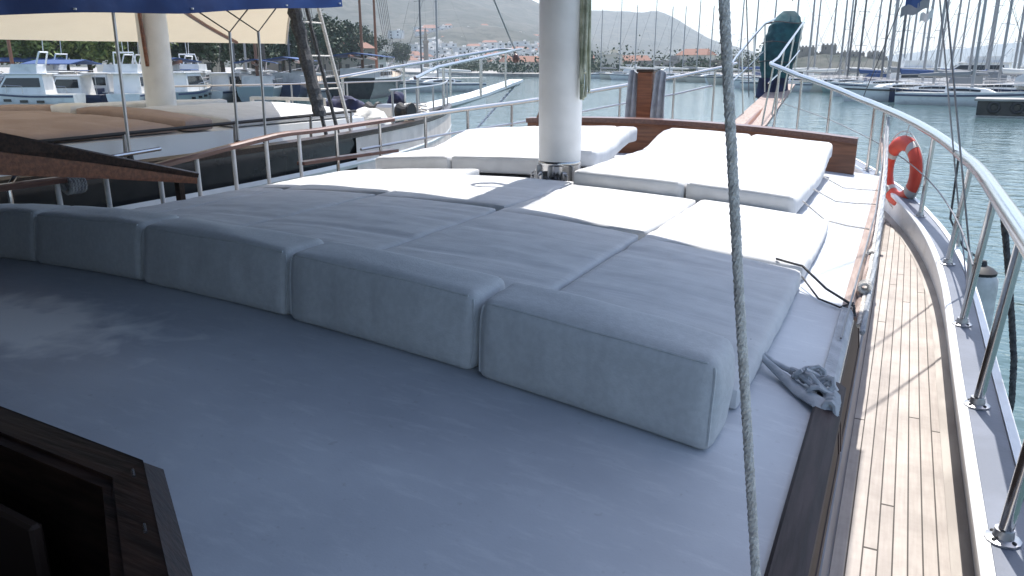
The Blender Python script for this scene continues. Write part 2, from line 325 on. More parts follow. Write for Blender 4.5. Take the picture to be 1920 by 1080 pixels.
def twist(mb, path, r, strands=3, pitch=.045, n=6, step=.009):
    "a laid rope: strands wound round a path"
    P = [Vector(p) for p in path]; pts = []
    for a, b in zip(P, P[1:]):
        k = max(1, int((b - a).length / step)); pts += [a.lerp(b, i / k) for i in range(k)]
    pts.append(P[-1])
    for q in range(strands):
        out = []; d = 0
        for i, p in enumerate(pts):
            t = (pts[min(i + 1, len(pts) - 1)] - pts[max(i - 1, 0)]).normalized(); x = t.cross(Vector((.3, .9, .2))).normalized(); y = t.cross(x)
            if i: d += (p - pts[i - 1]).length
            an = 2 * math.pi * (d / pitch + q / strands); out.append(p + (x * math.cos(an) + y * math.sin(an)) * r * .34)
        mb.tube(out, r * .68, n)
    return mb

# ------------------------------------------------------------------ the boat we stand on: shape functions
K = .022
def roofz(x): return -K * x * x
def hb(y): return 2.98 if y < -1 else 2.98 * max(0., 1 - ((y + 1) / 10.3) ** 2.2)       # half breadth at the cap rail
RZ = [(-12, .33), (-1, .32), (0.5, .32), (2.1, .385), (4.07, .477), (5.2, .55), (6.3, .66), (7.6, .80), (8.73, .98), (9.3, 1.05)]
def railz(y): return interp(RZ, y)
def capz(y): return interp([(-2, -.42), (2, -.36), (4, -.30), (6.3, -.20), (9.3, -.12)], y)
def deckz(y): return capz(y) - .27
def frange(a, b, s):
    n = max(1, round((b - a) / s)); return [a + (b - a) * i / n for i in range(n + 1)]

# roof
mb = MB(); xs = frange(-2.45, 2.45, .05); ys = frange(-9, 2.78, .05); nx = len(xs)
for y in ys:
    for x in xs: mb.v.append(Vector((x, y, roofz(x))))
HATCH = [(-1.2, -4.76), (1.03, -4.885), (1.45, -5.17), (1.5, -6.42), (-1.2, -6.42)]          # middle line of the hatch coaming
def inside(p, poly):
    r = False
    for (x0, y0), (x1, y1) in zip(poly, poly[1:] + poly[:1]):
        if (y0 > p[1]) != (y1 > p[1]) and p[0] < (x1 - x0) * (p[1] - y0) / (y1 - y0) + x0: r = not r
    return r
for j in range(len(ys) - 1):
    for i in range(nx - 1):
        a = j * nx + i; q = (a, a + 1, a + nx + 1, a + nx)
        if not all(inside(mb.v[k], HATCH) for k in q): mb.f.append(q)
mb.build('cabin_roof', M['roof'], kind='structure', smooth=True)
# cabin sides and front (lean inwards, long window in the starboard one)
for s in (-1, 1):
    mb = MB(); top = [(s * 2.447, y, -.134) for y in ys]; bot = [(s * 2.522, y, -.78) for y in ys]
    mb.loft([top, bot], closed=False)
    w = mb.build('cabin_wall', M['whitepaint'], kind='structure')
    q = lambda t, y, e: Vector((s * (lerp(2.447, 2.522, t) + e), y, lerp(-.134, -.78, t)))
    wn_ = thing('cabin_window', 'long dark window band in the %s cabin side beside the walkway' % ('starboard' if s > 0 else 'port'), 'window', (s * 2.5, -3, -.45))
    for (y0, y1) in ((-7.2, -5.9), (-5.8, -4.55), (-4.47, -3.0), (-2.95, -1.7)):
        ring = lambda e, a, b: [q(a + .02, y0 + b, e), q(a + .02, y1 - b, e), q(1 - a - .34, y1 - b, e), q(1 - a - .34, y0 + b, e)]
        fr = MB(); fr.loft([ring(.002, .10, 0), ring(.010, .10, 0), ring(.010, .15, .04), ring(.004, .15, .04)], caps=False); fr.build('frame', M['edgewood'], wn_)
        gl = MB(); gl.add(ring(.006, .145, .035), [(0, 1, 2, 3)]); gl.build('pane', M['slit'], wn_)
    MB().tube([q(.07, y, .008) for y in ys[::8]], .007, 6).build('steel_strip', M['steel'], w)
    gt = MB(); gt.loft([[q(.60, y, .003) for y in ys[::8]], [q(.61, y, .010) for y in ys[::8]], [q(.90, y, .010) for y in ys[::8]], [q(.97, y, .0) for y in ys[::8]]], closed=False)
    gt.build('grey_skirting', M['greycap'], w)
    tr = MB(); yt = [y for y in ys[::4] if y <= -3.2]
    tr.loft([[(s * x, y, roofz(x) + h) for x, h in ((2.405, -.01), (2.41, .018), (2.418, .025), (2.47, .022), (2.494, .010), (2.496, -.02))] for y in yt], closed=True)
    tr.build('edge_board', M['edgewood'], w)
    for nm, y0, y1, mm in (('edge_trim', -3.15, -2.25, 'strap'), ('edge_strip', -2.22, 2.78, 'pinkwood')):  # one trim: shaded stretch coloured grey, sunlit stretch coloured pinkish
        tr = MB(); yt = frange(y0, y1, .15)
        tr.loft([[(s * x, y, roofz(x) + h) for x, h in ((2.405, -.01), (2.41, .018), (2.45, .014), (2.464, -.01), (2.464, -.045))] for y in yt], closed=True)
        tr.build(nm, M[mm], w)
mb = MB(); mb.loft([[(x, 2.78, roofz(x)) for x in xs], [(x, 2.82, -.9) for x in xs]], closed=False); mb.build('cabin_wall', M['whitepaint'], kind='structure')
# side decks, planked
for s in (1, -1):
    mb = MB(); mb.uv = []; yy = frange(-9, 4.4, .15); nc = 10
    for y in yy:
        o = max(2.54, hb(y) - .085)
        for i in range(nc + 1):
            x = lerp(2.515, o, i / nc); mb.v.append(Vector((s * x, y, deckz(y)))); mb.uv.append((x - 2.52, y))
    for j in range(len(yy) - 1):
        for i in range(nc): a = j * (nc + 1) + i; mb.f.append((a, a + 1, a + nc + 2, a + nc + 1)[::s])
    dk = mb.build('side_deck', M['planks'], kind='structure')
    mg = MB(); mg.loft([[(s * (hb(y) - .092), y, deckz(y) + .004) for y in yy], [(s * (hb(y) - .022), y, deckz(y) + .005) for y in yy], [(s * (hb(y) - .0), y, deckz(y) + .03) for y in yy]], closed=False)
    mg.build('margin_board', M['margin'], dk)
# foredeck
mb = MB(); mb.uv = []; yy = frange(2.8, 9.25, .25); nc = 12
for y in yy:
    for i in range(nc + 1): x = lerp(-1, 1, i / nc) * (hb(y) - .02); mb.v.append(Vector((x, y, deckz(y)))); mb.uv.append((x, y))
for j in range(len(yy) - 1):
    for i in range(nc): a = j * (nc + 1) + i; mb.f.append((a, a + 1, a + nc + 2, a + nc + 1))
mb.build('foredeck', M['planks'], kind='structure')

# ------------------------------------------------------------------ bulwarks
for s, side in ((1, 'starboard'), (-1, 'port')):
    yy = frange(-9, 8.6, .2) + [8.8, 9.0, 9.15, 9.28]
    H = lambda y, e: max(.012, hb(y) + e)
    root = thing('bulwark', 'white bulwark with grey cap along the planked deck' if s > 0 else 'white bulwark below the reddish wooden rail', 'bulwark', (s * 2.98, -3, -.7))
    inn = MB(); inn.loft([[(s * H(y, -.02), y, deckz(y) - .05), (s * H(y, -.028), y, capz(y) - .012), (s * H(y, -.028), y, capz(y) - .06), (s * H(y, .085), y, capz(y) - .06),
                           (s * H(y, .10), y, capz(y) - .12), (s * H(y, .03) * .985, y, -1.2), (s * H(y, -.1) * .93, y, -2.6), (s * H(y, -.2) * .93, y, -2.6)] for y in yy], closed=True)
    inn.build('hull_side', M['whitepaint'], root)
    cp = MB(); cp.loft([[(s * H(y, -.032), y, capz(y) - .012), (s * H(y, -.032), y, capz(y)), (s * H(y, .085), y, capz(y)), (s * H(y, .09), y, capz(y) - .012)] for y in yy], closed=True)
    cp.build('cap_rail', M['greycap'], root)
    im = MB(); im.loft([[(s * H(y, -.068), y, capz(y) - .035), (s * H(y, -.07), y, capz(y) - .008), (s * H(y, -.06), y, capz(y) + .002), (s * H(y, -.034), y, capz(y) + .002), (s * H(y, -.029), y, capz(y) - .035)] for y in yy], closed=True)
    im.build('inner_moulding', M['whitepaint'], root)
    ed = MB(); ed.loft([[(s * H(y, .088), y, capz(y) - .02), (s * H(y, .088), y, capz(y) + .006), (s * H(y, .125), y, capz(y) + .004), (s * H(y, .125), y, capz(y) - .03)] for y in yy], closed=True)
    ed.build('rubbing_strip', M['whitepaint'], root)

# ------------------------------------------------------------------ guard rails
for s in (1, -1):
    root = thing('guard_rail', 'curved stainless steel guard rail on the starboard bulwark' if s > 0 else 'guard rail with reddish wooden top along the port side', 'railing', (s * 2.98, -2, -.4))
    yy = frange(-8.5, 8.7, .18)
    if s > 0:
        rp = [(hb(y) + .05 * min(1, max(0, (3 - y) / 3)), y, railz(y)) for y in yy] + [(.33, 8.9, 1.0)]
        MB().tube(rp, .041, 16).build('top_rail', M['steel'], root, smooth=True)
        MB().tube([(hb(y) - .0, y, lerp(capz(y), railz(y), .48)) for y in yy if y > -1.5 and y < 8.5], .006, 5).build('lower_wire', M['wire'], root)
        sy = [-5.9, -4.7, -3.49, -2.42, -1.275, .119, 1.893, 4.07, 4.5, 6.3, 7.5, 8.4]
    else:
        w = MB(); w.loft([[(-(hb(y) + e), y, railz(y) + h - .02 - (.16 if y < -1.55 else .16 * max(0, -y) / 1.55)) for e, h in ((-.045, -.02), (-.045, .012), (-.02, .024), (.03, .024), (.05, .012), (.05, -.02))] for y in yy if y < 1.8], closed=True)
        w.build('wooden_rail', M['redwood'], root)
        MB().tube([(-hb(y), y, railz(y) - .02) for y in yy if y > 1.6] + [(-.28, 8.9, 1.0)], .03, 10).build('top_rail', M['steel'], root, smooth=True)
        MB().tube([(-hb(y) - .0, y, railz(y) - .30) for y in yy if 1.0 < y < 8.5], .016, 6).build('lower_rail', M['steel_dull'], root, smooth=True)
        wb = MB(); wb.loft([[(-(hb(y) + e), y, h - .03) for e, h in ((-.05, 0), (-.05, .035), (.05, .035), (.05, 0))] for y in frange(.25, 1.75, .15)], closed=True); wb.build('step_board', M['redwood'], root)
        sy = [-4.5, -2.9, -2.35, -1.95, -1.45, -1.05, -.62, -.2, .25, .8, 1.5, 2.3, 3.1, 3.98, 5.0, 6.3, 7.5, 8.4]
    for y in sy:
        rz_ = railz(y) - .02 - (0 if s > 0 else (.17 if y < -1.55 else .16 * max(0, -y) / 1.55))
        dx = .05 * min(1, max(0, (3 - y) / 3)) if s > 0 else 0
        st = MB(); st.tube([(s * hb(y), y, capz(y)), (s * (hb(y) + dx), y, rz_)], .0205 if s > 0 else .019, 10)
        p = st.build('stanchion', M['steel'] if s > 0 or y > .5 else M['whitepaint'], root, smooth=True)
        bp = MB(); bp.lathe([(.05, capz(y) + .001), (.05, capz(y) + .008), (.03, capz(y) + .014), (.027, capz(y) + .04)], (s * hb(y), y, 0), 12)
        bp.build('base_plate', M['steel_dull'], p, smooth=True)
        if s > 0 and -4 < y < 3:
            for a in (45, 135, 225, 315): MB().lathe([(.007, 0), (.007, .006), (.003, .009)], (hb(y) + .037 * math.cos(R(a)), y + .037 * math.sin(R(a)), capz(y) + .008), 6).build('bolt', M['black'], p)

# ------------------------------------------------------------------ bow: bowsprit, pulpit, sail bundle
bs = thing('bowsprit', 'weathered pinkish wooden bowsprit plank beyond the brown headboard', 'bowsprit', (0, 8.6, .3))
pl = MB(); pl.loft([[(-w, y, z - .06), (-w, y, z), (w, y, z), (w, y, z - .06)] for y, z, w in ((8.3, -.10, .34), (9, -.07, .32), (11, .22, .27), (13.4, .56, .22))], closed=True); pl.build('plank', M['pinkwood'], bs)
sp = MB(); sp.tube([(0, 8.2, -.25), (0, 13.7, .48)], [.11, .07], 12); sp.build('spar', M['brownwood'], bs, smooth=True)
MB().tube([(0, 13.6, .45), (0, 9.5, -1.5)], .012, 6).build('bobstay', M['steel_dull'], bs)
pp = thing('pulpit', 'stainless pulpit rails rising along the bowsprit', 'railing', (0, 9, .4))
for s in (1, -1):
    MB().tube([(s * .33, 8.75, .99), (s * .38, 9.3, 1.10), (s * .39, 10.8, 1.48), (s * .39, 12.3, 1.84), (s * .3, 13.3, 2.0)], .022, 8).build('top_rail', M['steel'], pp, smooth=True)
    MB().tube([(s * .33, 8.75, .66), (s * .36, 10.8, .98), (s * .36, 12.4, 1.28)], .014, 8).build('middle_rail', M['steel'], pp, smooth=True)
    for y, z0, z1 in ((8.78, -.10, .99), (9.9, .06, 1.25), (11.1, .22, 1.54), (12.3, .40, 1.83)):
        MB().tube([(s * .27, y, z0), (s * .39, y, z1)], .016, 8).build('post', M['steel'], pp, smooth=True)
def bundle(name, c, r, h, m, label, cat, lean=(.2, .05), seed=1):
    mb = MB(); rings = []
    for i in range(25):
        t = i / 24; rr = r * interp([(0, .62), (.08, .78), (.3, .96), (.6, 1.02), (.8, .9), (.92, .62), (1, .30)], t)
        ring = []
        for k in range(28):
            a = 2 * math.pi * k / 28; d = 1 + .10 * noise.noise(Vector((math.cos(a) * 1.5 + seed, math.sin(a) * 1.5, t * 6))) + .05 * math.sin(5 * a + 8 * t) + .03 * math.sin(t * 42 + 2 * math.sin(a))
            ring.append((c[0] + lean[0] * t + math.cos(a) * rr * d, c[1] + lean[1] * t + math.sin(a) * rr * d, c[2] + h * t))
        rings.append(ring)
    mb.loft(rings); return mb.build(name, m, None, label, cat, smooth=True)
gs = thing('furled_sail', 'tall dark green covered sail bundle standing on the bowsprit', 'sail', (0, 12.6, .7))
b = bundle('cover', (-.16, 12.6, .60), .38, 1.50, M['green'], None, None); b.parent = gs; b.location = Vector(b.location) - Vector(gs.location)
tl = MB(); tl.loft([[(-.16 + .31 * (1 + .15 * t) * math.cos(k * math.pi / 8), 12.6 + .33 * math.sin(k * math.pi / 8), .70 - .42 * t + .05 * math.sin(k * 2.3) * t) for k in range(16)] for t in (0, .4, 1)], closed=True); tl.build('skirt', M['navy'], gs, smooth=True)
for z in (1.05, 1.45, 1.85): MB().tube([(-.16 + .12 * (z - .7) + .40 * math.cos(k * math.pi / 10), 12.6 + .43 * math.sin(k * math.pi / 10), z + .02 * math.sin(k)) for k in range(20)], .012, 5, closed=True).build('lashing', M['ropedark'], gs)
MB().tube([(.1, 12.6, 2.3), (.1, 12.3, 2.6), (0, .2, 12.5)], .012, 5).build('stay', M['wire'], gs)

# ------------------------------------------------------------------ mast with its halyards
mt = thing('mast', 'thick white painted mast stepped between the mattresses', 'mast', (.05, -.02, 0))
MB().lathe([(.168, .20), (.173, .215), (.182, 2.0), (.178, 6), (.15, 11), (.10, 13.5)], (.05, -.02, 0), 32).build('pole', M['mast'], mt, smooth=True)
ft = MB(); ft.lathe([(.166, .0), (.166, .195), (.15, .196)], (.05, -.02, 0), 32); ft.lathe([(.172, .17), (.176, .175), (.176, .20), (.172, .205)], (.05, -.02, 0), 32); ft.lathe([(.25, -.004), (.25, .018), (.235, .024), (.17, .025)], (.05, -.02, 0), 32); ft.build('steel_foot', M['steel'], mt, smooth=True)
for a in (-70, -25, 35, 120, 200):
    fn = MB(); fn.box((.05 + .178 * math.sin(R(a + 22)), -.02 - .178 * math.cos(R(a + 22)), .085), (.018, .05, .17), R(a + 22), .004); fn.build('foot_fin', M['steel_dull'], mt)
    c = MB(); x, y = .185 * math.sin(R(a)) + .05, -.185 * math.cos(R(a)) - .02
    c.box((x, y, .075), (.05, .05, .10), R(a), .008); c.tube([(x * 1.05, y * 1.05, .05), (x * 1.32, y * 1.32, .06), (x * 1.32, y * 1.32, .10), (x * 1.05, y * 1.05, .11)], .009, 6); c.build('cleat', M['steel_dull'], mt)
bl = MB()
for i in range(5):
    c = (.17 - .02 * i, -.26 - .012 * i, .035 + .012 * i); bl.tube([(c[0] + .05 * math.cos(k * .63), c[1] + .035 * math.sin(k * .63), c[2] + .02 * math.sin(k * 1.3)) for k in range(10)], .011, 6, closed=True)
tag(bl.build('shackle_line', M['ropedark'], None), 'dark shackle and line end lying at the foot of the mast', 'shackle')
hl = thing('halyard', 'bunch of greenish white halyards hanging at the right side of the mast', 'rope', (.24, -.05, .9))
for i in range(7):
    dx = .235 + .022 * (i % 4) ; dy = -.06 + .03 * (i // 4) - .02 * (i % 3); zb = .72 + .05 * ((i * 7) % 5)
    w = [(dx + .008 * math.sin(3 * z + i * 2), dy + .01 * math.cos(2.6 * z + i), z) for z in [zb + (3.4 - zb) * k / 24 for k in range(25)]]
    MB().tube([(dx + .015, dy - .02, zb - .02)] + w, .010, 6).build('line', M['ropegreen'], hl, smooth=True)
lp = MB(); lp.tube([(.26, -.06, 1.5), (.255, -.07, 1.1), (.25, -.08, .78), (.265, -.085, .70), (.285, -.08, .72), (.29, -.07, .85), (.275, -.07, 1.05), (.285, -.06, 1.5)], .012, 6); lp.build('loop', M['ropegreen'], hl, smooth=True)
sp = MB()
for z in (1.485, 1.52, 1.555):
    sp.tube([(.0 + .16 * math.cos(k * math.pi / 9) * (1 + .1 * math.sin(k * 5 + z * 40)) - .22, -.12 + .09 * math.sin(k * math.pi / 9), z + .02 * math.sin(k * 2 + z)) for k in range(18)], .011, 5, closed=True)
    sp.tube([(.0 + .10 * math.cos(k * math.pi / 9) + .02, -.215 + .03 * math.sin(k * math.pi / 9), z + .05 + .02 * math.sin(k * 3 + z)) for k in range(18)], .011, 5, closed=True)
tag(sp.build('coiled_line', M['ropedark']), 'dark coiled line hung on the mast', 'rope')
# shrouds of the main mast
for i, (y, lb) in enumerate(((.75, 'the forward one'), (-.5, 'the aft one'))):
    sh = thing('shroud', 'thin wire shroud at the starboard rail, %s of the two' % lb, 'shroud', (3.0, y, capz(y)), group='starboard shrouds')
    MB().tube([(3.03, y, capz(y) + .22), (0.12, .02 - .03 * i, 13.)], .0065, 6).build('wire', M['wire'], sh)
    MB().tube([(3.05, y, capz(y)), (3.03, y, capz(y) + .24)], .015, 6).build('turnbuckle', M['steel_dull'], sh)
tag(MB().tube([(-.03, 9.0, .4), (-.1, 9.0, 1.1), (-.35, 6.0, 8)], .011, 6).build('forestay', M['wire']), 'thin grey forestay wire rising from the bow left of the green sail bundle', 'stay')

# ------------------------------------------------------------------ soft furnishings
def soft(x0, x1, y0, y1, z0, h, r=.035, step=.035, puff=.018, side=.012, wr=.006, seed=0, rise=None, camber=True, skew=0., topback=0., folds=0.):
    cx, cy_, cz = (x0 + x1) / 2, (y0 + y1) / 2, h / 2; L = ((x1 - x0) / 2, (y1 - y0) / 2, h / 2)
    rng = random.Random(seed); off = Vector((rng.random() * 50, rng.random() * 50, rng.random() * 50))
    n = [max(4, int(2 * l / step)) for l in L]; n[2] = max(6, min(n[2], 14)); mb = MB(); cache = {}
    def fm(p):
        p = Vector(p); q = Vector([max(-l + r, min(l - r, c)) for l, c in zip(L, p)]); d = p - q
        if d.length > 1e-6: p = q + d.normalized() * r
        u, v, w = p.x / L[0], p.y / L[1], p.z / L[2]
        nz = noise.noise(Vector((p.x * 1.6, p.y * 5.5, p.z * 2)) + off) + .5 * noise.noise(Vector((p.x * 4 + p.y * 2, p.y * 11, p.z * 6)) + off)
        if w > 0: p.z += puff * (1 - u * u) * (1 - v * v) * w + wr * nz * w
        if w > 0: p.z -= folds * w * max(0, noise.noise(Vector((p.x * 1.3 + p.y * .8, p.y * 8.5 - p.x * 1.2, 0)) - off) - .22)
        e = (1 - w * w)
        n2 = noise.noise(Vector((p.x * 7, p.y * 7, p.z * 5)) + off) + .6 * noise.noise(Vector((p.x * 15, p.y * 15, p.z * 7)) - off)
        n3 = abs(u) ** 8 * noise.noise(Vector((p.x * 30, p.y * 9, p.z * 4)) + off)          # puckers near the end seams
        p.x += math.copysign(1, u) * (abs(u) ** 6) * (side * e * (1 - v * v) + .8 * wr * n2 * e)
        p.y += math.copysign(1, v) * (abs(v) ** 6) * (side * e * (1 - u * u) + .8 * wr * n2 * e + 1.2 * wr * n3)
        if topback: p.y += topback * (p.z + L[2]) / h
        X, Y, Z = p.x + cx, p.y + cy_ + skew * p.x, p.z + cz + z0
        if rise: Z += interp(rise, Y)
        if camber: Z += roofz(X)
        return Vector((X, Y, Z))
    def pt(i, j, k):
        key = (i, j, k)
        if key not in cache:
            cache[key] = len(mb.v); mb.v.append(fm((lerp(-L[0], L[0], i / n[0]), lerp(-L[1], L[1], j / n[1]), lerp(-L[2], L[2], k / n[2]))))
        return cache[key]
    mb.fm = fm; mb.L = L
    for a, b, c in ((0, 1, 2), (1, 2, 0), (2, 0, 1)):
        for side_ in (0, n[c]):
            for i in range(n[a]):
                for j in range(n[b]):
                    def g(ii, jj):
                        t = [0, 0, 0]; t[a] = ii; t[b] = jj; t[c] = side_; return pt(*t)
                    f = (g(i, j), g(i + 1, j), g(i + 1, j + 1), g(i, j + 1)); mb.f.append(f if side_ else f[::-1])
    return mb
def cushion(name, args, m, label, cat, group, **kw):
    return tag(soft(*args, **kw).build(name, m, None, smooth=True), label, cat, group)
# row of shaded sunbathing mattresses behind the bolsters
gm = 'flat mattresses laid across the roof'
row1 = [(-2.30, -1.805, 'narrow shaded mattress at the port end of the rear row'), (-1.78, -.76, 'shaded grey mattress, second from the port end of the rear row'), (-.73, .315, 'shaded grey mattress in the middle of the rear row'),
        (.345, 1.315, 'shaded grey mattress, second from the starboard end of the rear row'), (1.345, 2.20, 'shaded grey mattress at the starboard end of the rear row, next to the side deck')]
for i, (a, b, lb) in enumerate(row1):
    yf = -1.612 - .19 * ((a + b) / 2)
    cushion('mattress', (a, b, -3.40 - .095 * (a + b) / 2, yf, .003, .085), M['fabric'], lb, 'mattress', gm, seed=i, skew=-.16, wr=.006, puff=.008, r=.018, folds=.020, step=.026)
row2 = [(-2.30, -1.79, .10, 'narrow sunlit white mattress at the port end of the second row'), (-1.775, -.76, .10, 'sunlit white mattress in the second row, left of the mast shadow'), (-.73, .315, -.30, 'white mattress right behind the mast, crossed by the mast shadow'),
        (.345, 1.315, -.50, 'sunlit white mattress right of the mast shadow in the second row'), (1.345, 2.20, -.50, 'sunlit white mattress at the starboard end of the second row')]
for i, (a, b, yb, lb) in enumerate(row2):
    yf = -1.575 - .19 * ((a + b) / 2)
    cushion('mattress', (a, b, yf, yb, .003, .085), M['fabric'], lb, 'mattress', gm, seed=20 + i, skew=-.02, wr=.006, puff=.008, r=.018, folds=.016, step=.03)
# thick white sun beds with raised heads by the headboard
gb = 'thick white sun beds in front of the brown headboard'
rs = [(-2, 0), (1.25, 0), (1.5, .03), (1.8, .10), (2.0, .135), (2.6, .13)]
for i, (a, b, y0, lb) in enumerate(((-2.02, -1.165, .22, 'thick white sun bed furthest to port with a raised head'), (-1.155, -.215, .22, 'thick white sun bed just left of the mast with a raised head'), (-.205, .0, .95, 'narrow white sun bed pad behind the mast'),
                                    (.34, 1.20, -.47, 'thick white sun bed just right of the mast with a raised head'), (1.21, 1.97, -.47, 'thick white sun bed furthest to starboard with a raised head'))):
    mb = soft(a, b, y0, 2.27, .03, .16, seed=40 + i, rise=rs, r=.036, wr=.008, skew=-.03, folds=.012)
    o = tag(mb.build('sun_bed', M['fabric'], None, smooth=True), lb, 'sun bed', gb); Lx, Ly, Lz = mb.L
    for nm, yl, mm, rr_ in (('piping', -Ly, 'fabric', .0045), ('seam', 1.22 - (y0 + 2.27) / 2, 'canvasgrey', .0035)):
        MB().tube([mb.fm((x, yl, Lz)) for x in frange(-Lx + .035, Lx - .035, .04)], rr_, 5).build(nm, M[mm], o, smooth=True)
# bolsters
gbo = 'grey white bolster cushions in a row on the roof'
bol = [(-2.40, -1.443, 'bolster cushion at the left edge, furthest to port'), (-1.417, -.493, 'dark shaded bolster cushion, second from the port end'), (-.467, .472, 'middle bolster cushion of the row with a creased left end'),
       (.497, 1.367, 'bolster cushion left of the big starboard end one'), (1.393, 2.185, 'bolster cushion at the starboard end with a torn end seam')]
for i, (a, b, lb) in enumerate(bol):
    yc = -3.715 - .115 * (a + b) / 2
    mb = soft(a, b, yc, yc + .25, -.002, .268, seed=60 + i, skew=-.10, r=.036, puff=.016, side=.020, wr=.008, step=.018, topback=.035)
    o = tag(mb.build('bolster', M['terry'], None, smooth=True), lb, 'cushion', gbo); Lx, Ly, Lz = mb.L
    for sg in (-1, 1):
        p = [mb.fm((x, sg * Ly, Lz)) for x in frange(-Lx + .03, Lx - .03, .03)]; MB().tube(p, .0045, 5).build('piping', M['terry'], o, smooth=True)
    for sg in (-1, 1):
        p = [mb.fm((sg * Lx, -Ly, z)) for z in frange(-Lz + .02, Lz - .01, .02)]; MB().tube(p, .0045, 5).build('piping', M['terry'], o, smooth=True)

# ------------------------------------------------------------------ own awning overhead (throws the shade); unseen light blockers added to port and aft
def sheet(rows, th=.012):
    "a cloth through rows of points, with thickness"
    mb = MB(); n = len(rows[0]); m = len(rows)
    for dz in (0, -th):
        for r in rows: mb.v += [Vector(q) + Vector((0, 0, dz)) for q in r]
    for j in range(m - 1):
        for i in range(n - 1):
            a = j * n + i; mb.f.append((a, a + 1, a + n + 1, a + n)); b = a + n * m; mb.f.append((b, b + n, b + n + 1, b + 1))
    rim = [i for i in range(n)] + [j * n + n - 1 for j in range(1, m)] + [(m - 1) * n + i for i in range(n - 2, -1, -1)] + [j * n for j in range(m - 2, 0, -1)]
    for k in range(len(rim)):
        a, b = rim[k], rim[(k + 1) % len(rim)]; mb.f.append((a, a + n * m, b + n * m, b))
    return mb
aw = thing('awning', 'navy cloth awning stretched overhead behind the mast, shading the roof', 'awning', (-.6, -5, 2.3))
xs_ = frange(-4.0, 2.44, .3); rows = []
for t in frange(0, 1, .05):
    rows.append([(x, lerp(-.255 - .245 * (x + .58), -11, t), 2.30 + .10 * (1 - ((x + .7) / 3.4) ** 2) * math.sin(math.pi * min(1, t * 2 + .0)) + .02 * math.sin(3 * x + 9 * t)) for x in xs_])
sheet(rows).build('cloth', M['awnown'], aw, smooth=True)
MB().tube([(x, -.255 - .245 * (x + .58), 2.295) for x in xs_], .02, 8).build('front_spar', M['steel'], aw, smooth=True)
cu = sheet([[(-4.0 + .04 * math.sin(y * 6) * t, y, lerp(2.28, .15, t)) for y in frange(-10.8, -2.9, .12)] for t in frange(0, 1, .1)], .008)
cu.build('port_blocker', M['awnown'], aw, smooth=True)  # unseen cloth added to port to darken the roof and bolsters
sheet([[(-4.0 + .03 * math.sin(y * 5) * t, y, lerp(2.28, 1.80, t)) for y in frange(-2.85, .4, .12)] for t in frange(0, 1, .25)], .008).build('upper_blocker', M['awnown'], aw, smooth=True)  # unseen strip added above the view to cut light from port
wh = thing('aft_blocker', 'dark unseen block added behind the camera to keep light off the bolsters', 'light blocker', (-.2, -8, -.1))
MB().box((-.75, -8.6, 1.0), (4.2, 4.0, 2.35), 0, .05).build('wall', M['darkwood'], wh)  # unseen block added aft, sized to darken the bolster faces
for x in (-1.9, -.5, .9): MB().box((x, -6.59, 1.45), (1.1, .03, .75), 0, .01).build('window', M['glass'], wh)

# ------------------------------------------------------------------ hatch coaming in the near corner
hc = thing('hatch', 'dark wooden companionway hatch with a black opening in the near corner', 'hatch', (.4, -5.4, 0))
outer0 = [(-1.2, -4.70), (1.012, -4.797), (1.445, -5.085), (1.62, -6.5), (-1.2, -6.5)]
outer1 = [(-1.2, -4.722), (1.03, -4.862), (1.462, -5.152), (1.6, -6.48), (-1.2, -6.48)]
inner1 = [(-1.2, -4.842), (1.034, -4.975), (1.345, -5.19), (1.36, -6.38), (-1.2, -6.38)]
ring = lambda p, z: [(x, y, z + roofz(x)) for x, y in p]
cm = MB(); cm.loft([ring(outer0, -.02), ring(outer0, .006), ring(outer1, .062), ring(outer1, .068)], caps=False); cm.build('outer_board', M['darkwood'], hc)
lp = MB(); mid_ = [((a[0] * .25 + b[0] * .75), (a[1] * .25 + b[1] * .75)) for a, b in zip(outer1, inner1)]
lp.loft([ring(outer1, .0665), ring(mid_, .0665), ring(mid_, .058), ring(inner1, .056), ring(inner1, -.05), ring(inner1, -1.6)], caps=False); lp.build('coaming', M['darkwood'], hc)
MB().add([(x, y, -1.6) for x, y in inner1], [tuple(range(5))]).build('bottom_step', M['black'], hc)
MB().box((.75, -5.06, -.25), (.36, .03, .42), R(-4), .008).build('door_panel', M['slit'], hc)
for x, y in ((1.07, -4.92), (1.28, -5.06)):
    MB().tube([(x, y, .05), (x + .008, y - .006, .062), (x + .03, y - .02, .06)], .004, 5).build('latch', M['steel'], hc)
# sloping handrail board to port
hr = thing('handrail', 'dark sloping wooden board with a brown face at the left edge', 'handrail', (-2.55, -2.3, .2))
pts = [(-4.4, .93, .72, .53), (-2.985, .556, .432, .285), (-2.36, .376, .295, .187), (-1.48, .128, .083, .034)]
bd = MB(); bd.loft([[(-2.5, y, b), (-2.485, y, a - .012), (-2.5, y, a), (-2.60, y, a), (-2.61, y, b)] for y, a, b, c in pts], closed=True); bd.build('top_board', M['darkwood'], hr)
bd = MB(); bd.loft([[(-2.515, y, c), (-2.508, y, b - .001), (-2.60, y, b - .001), (-2.60, y, c)] for y, a, b, c in pts], closed=True); bd.build('face_board', M['brownwood'], hr)
for y, z in ((-3.9, .55), (-1.62, .06)): MB().box((-2.56, y, (z - .42) / 2), (.05, .05, z + .42)).build('post', M['darkwood'], hr)
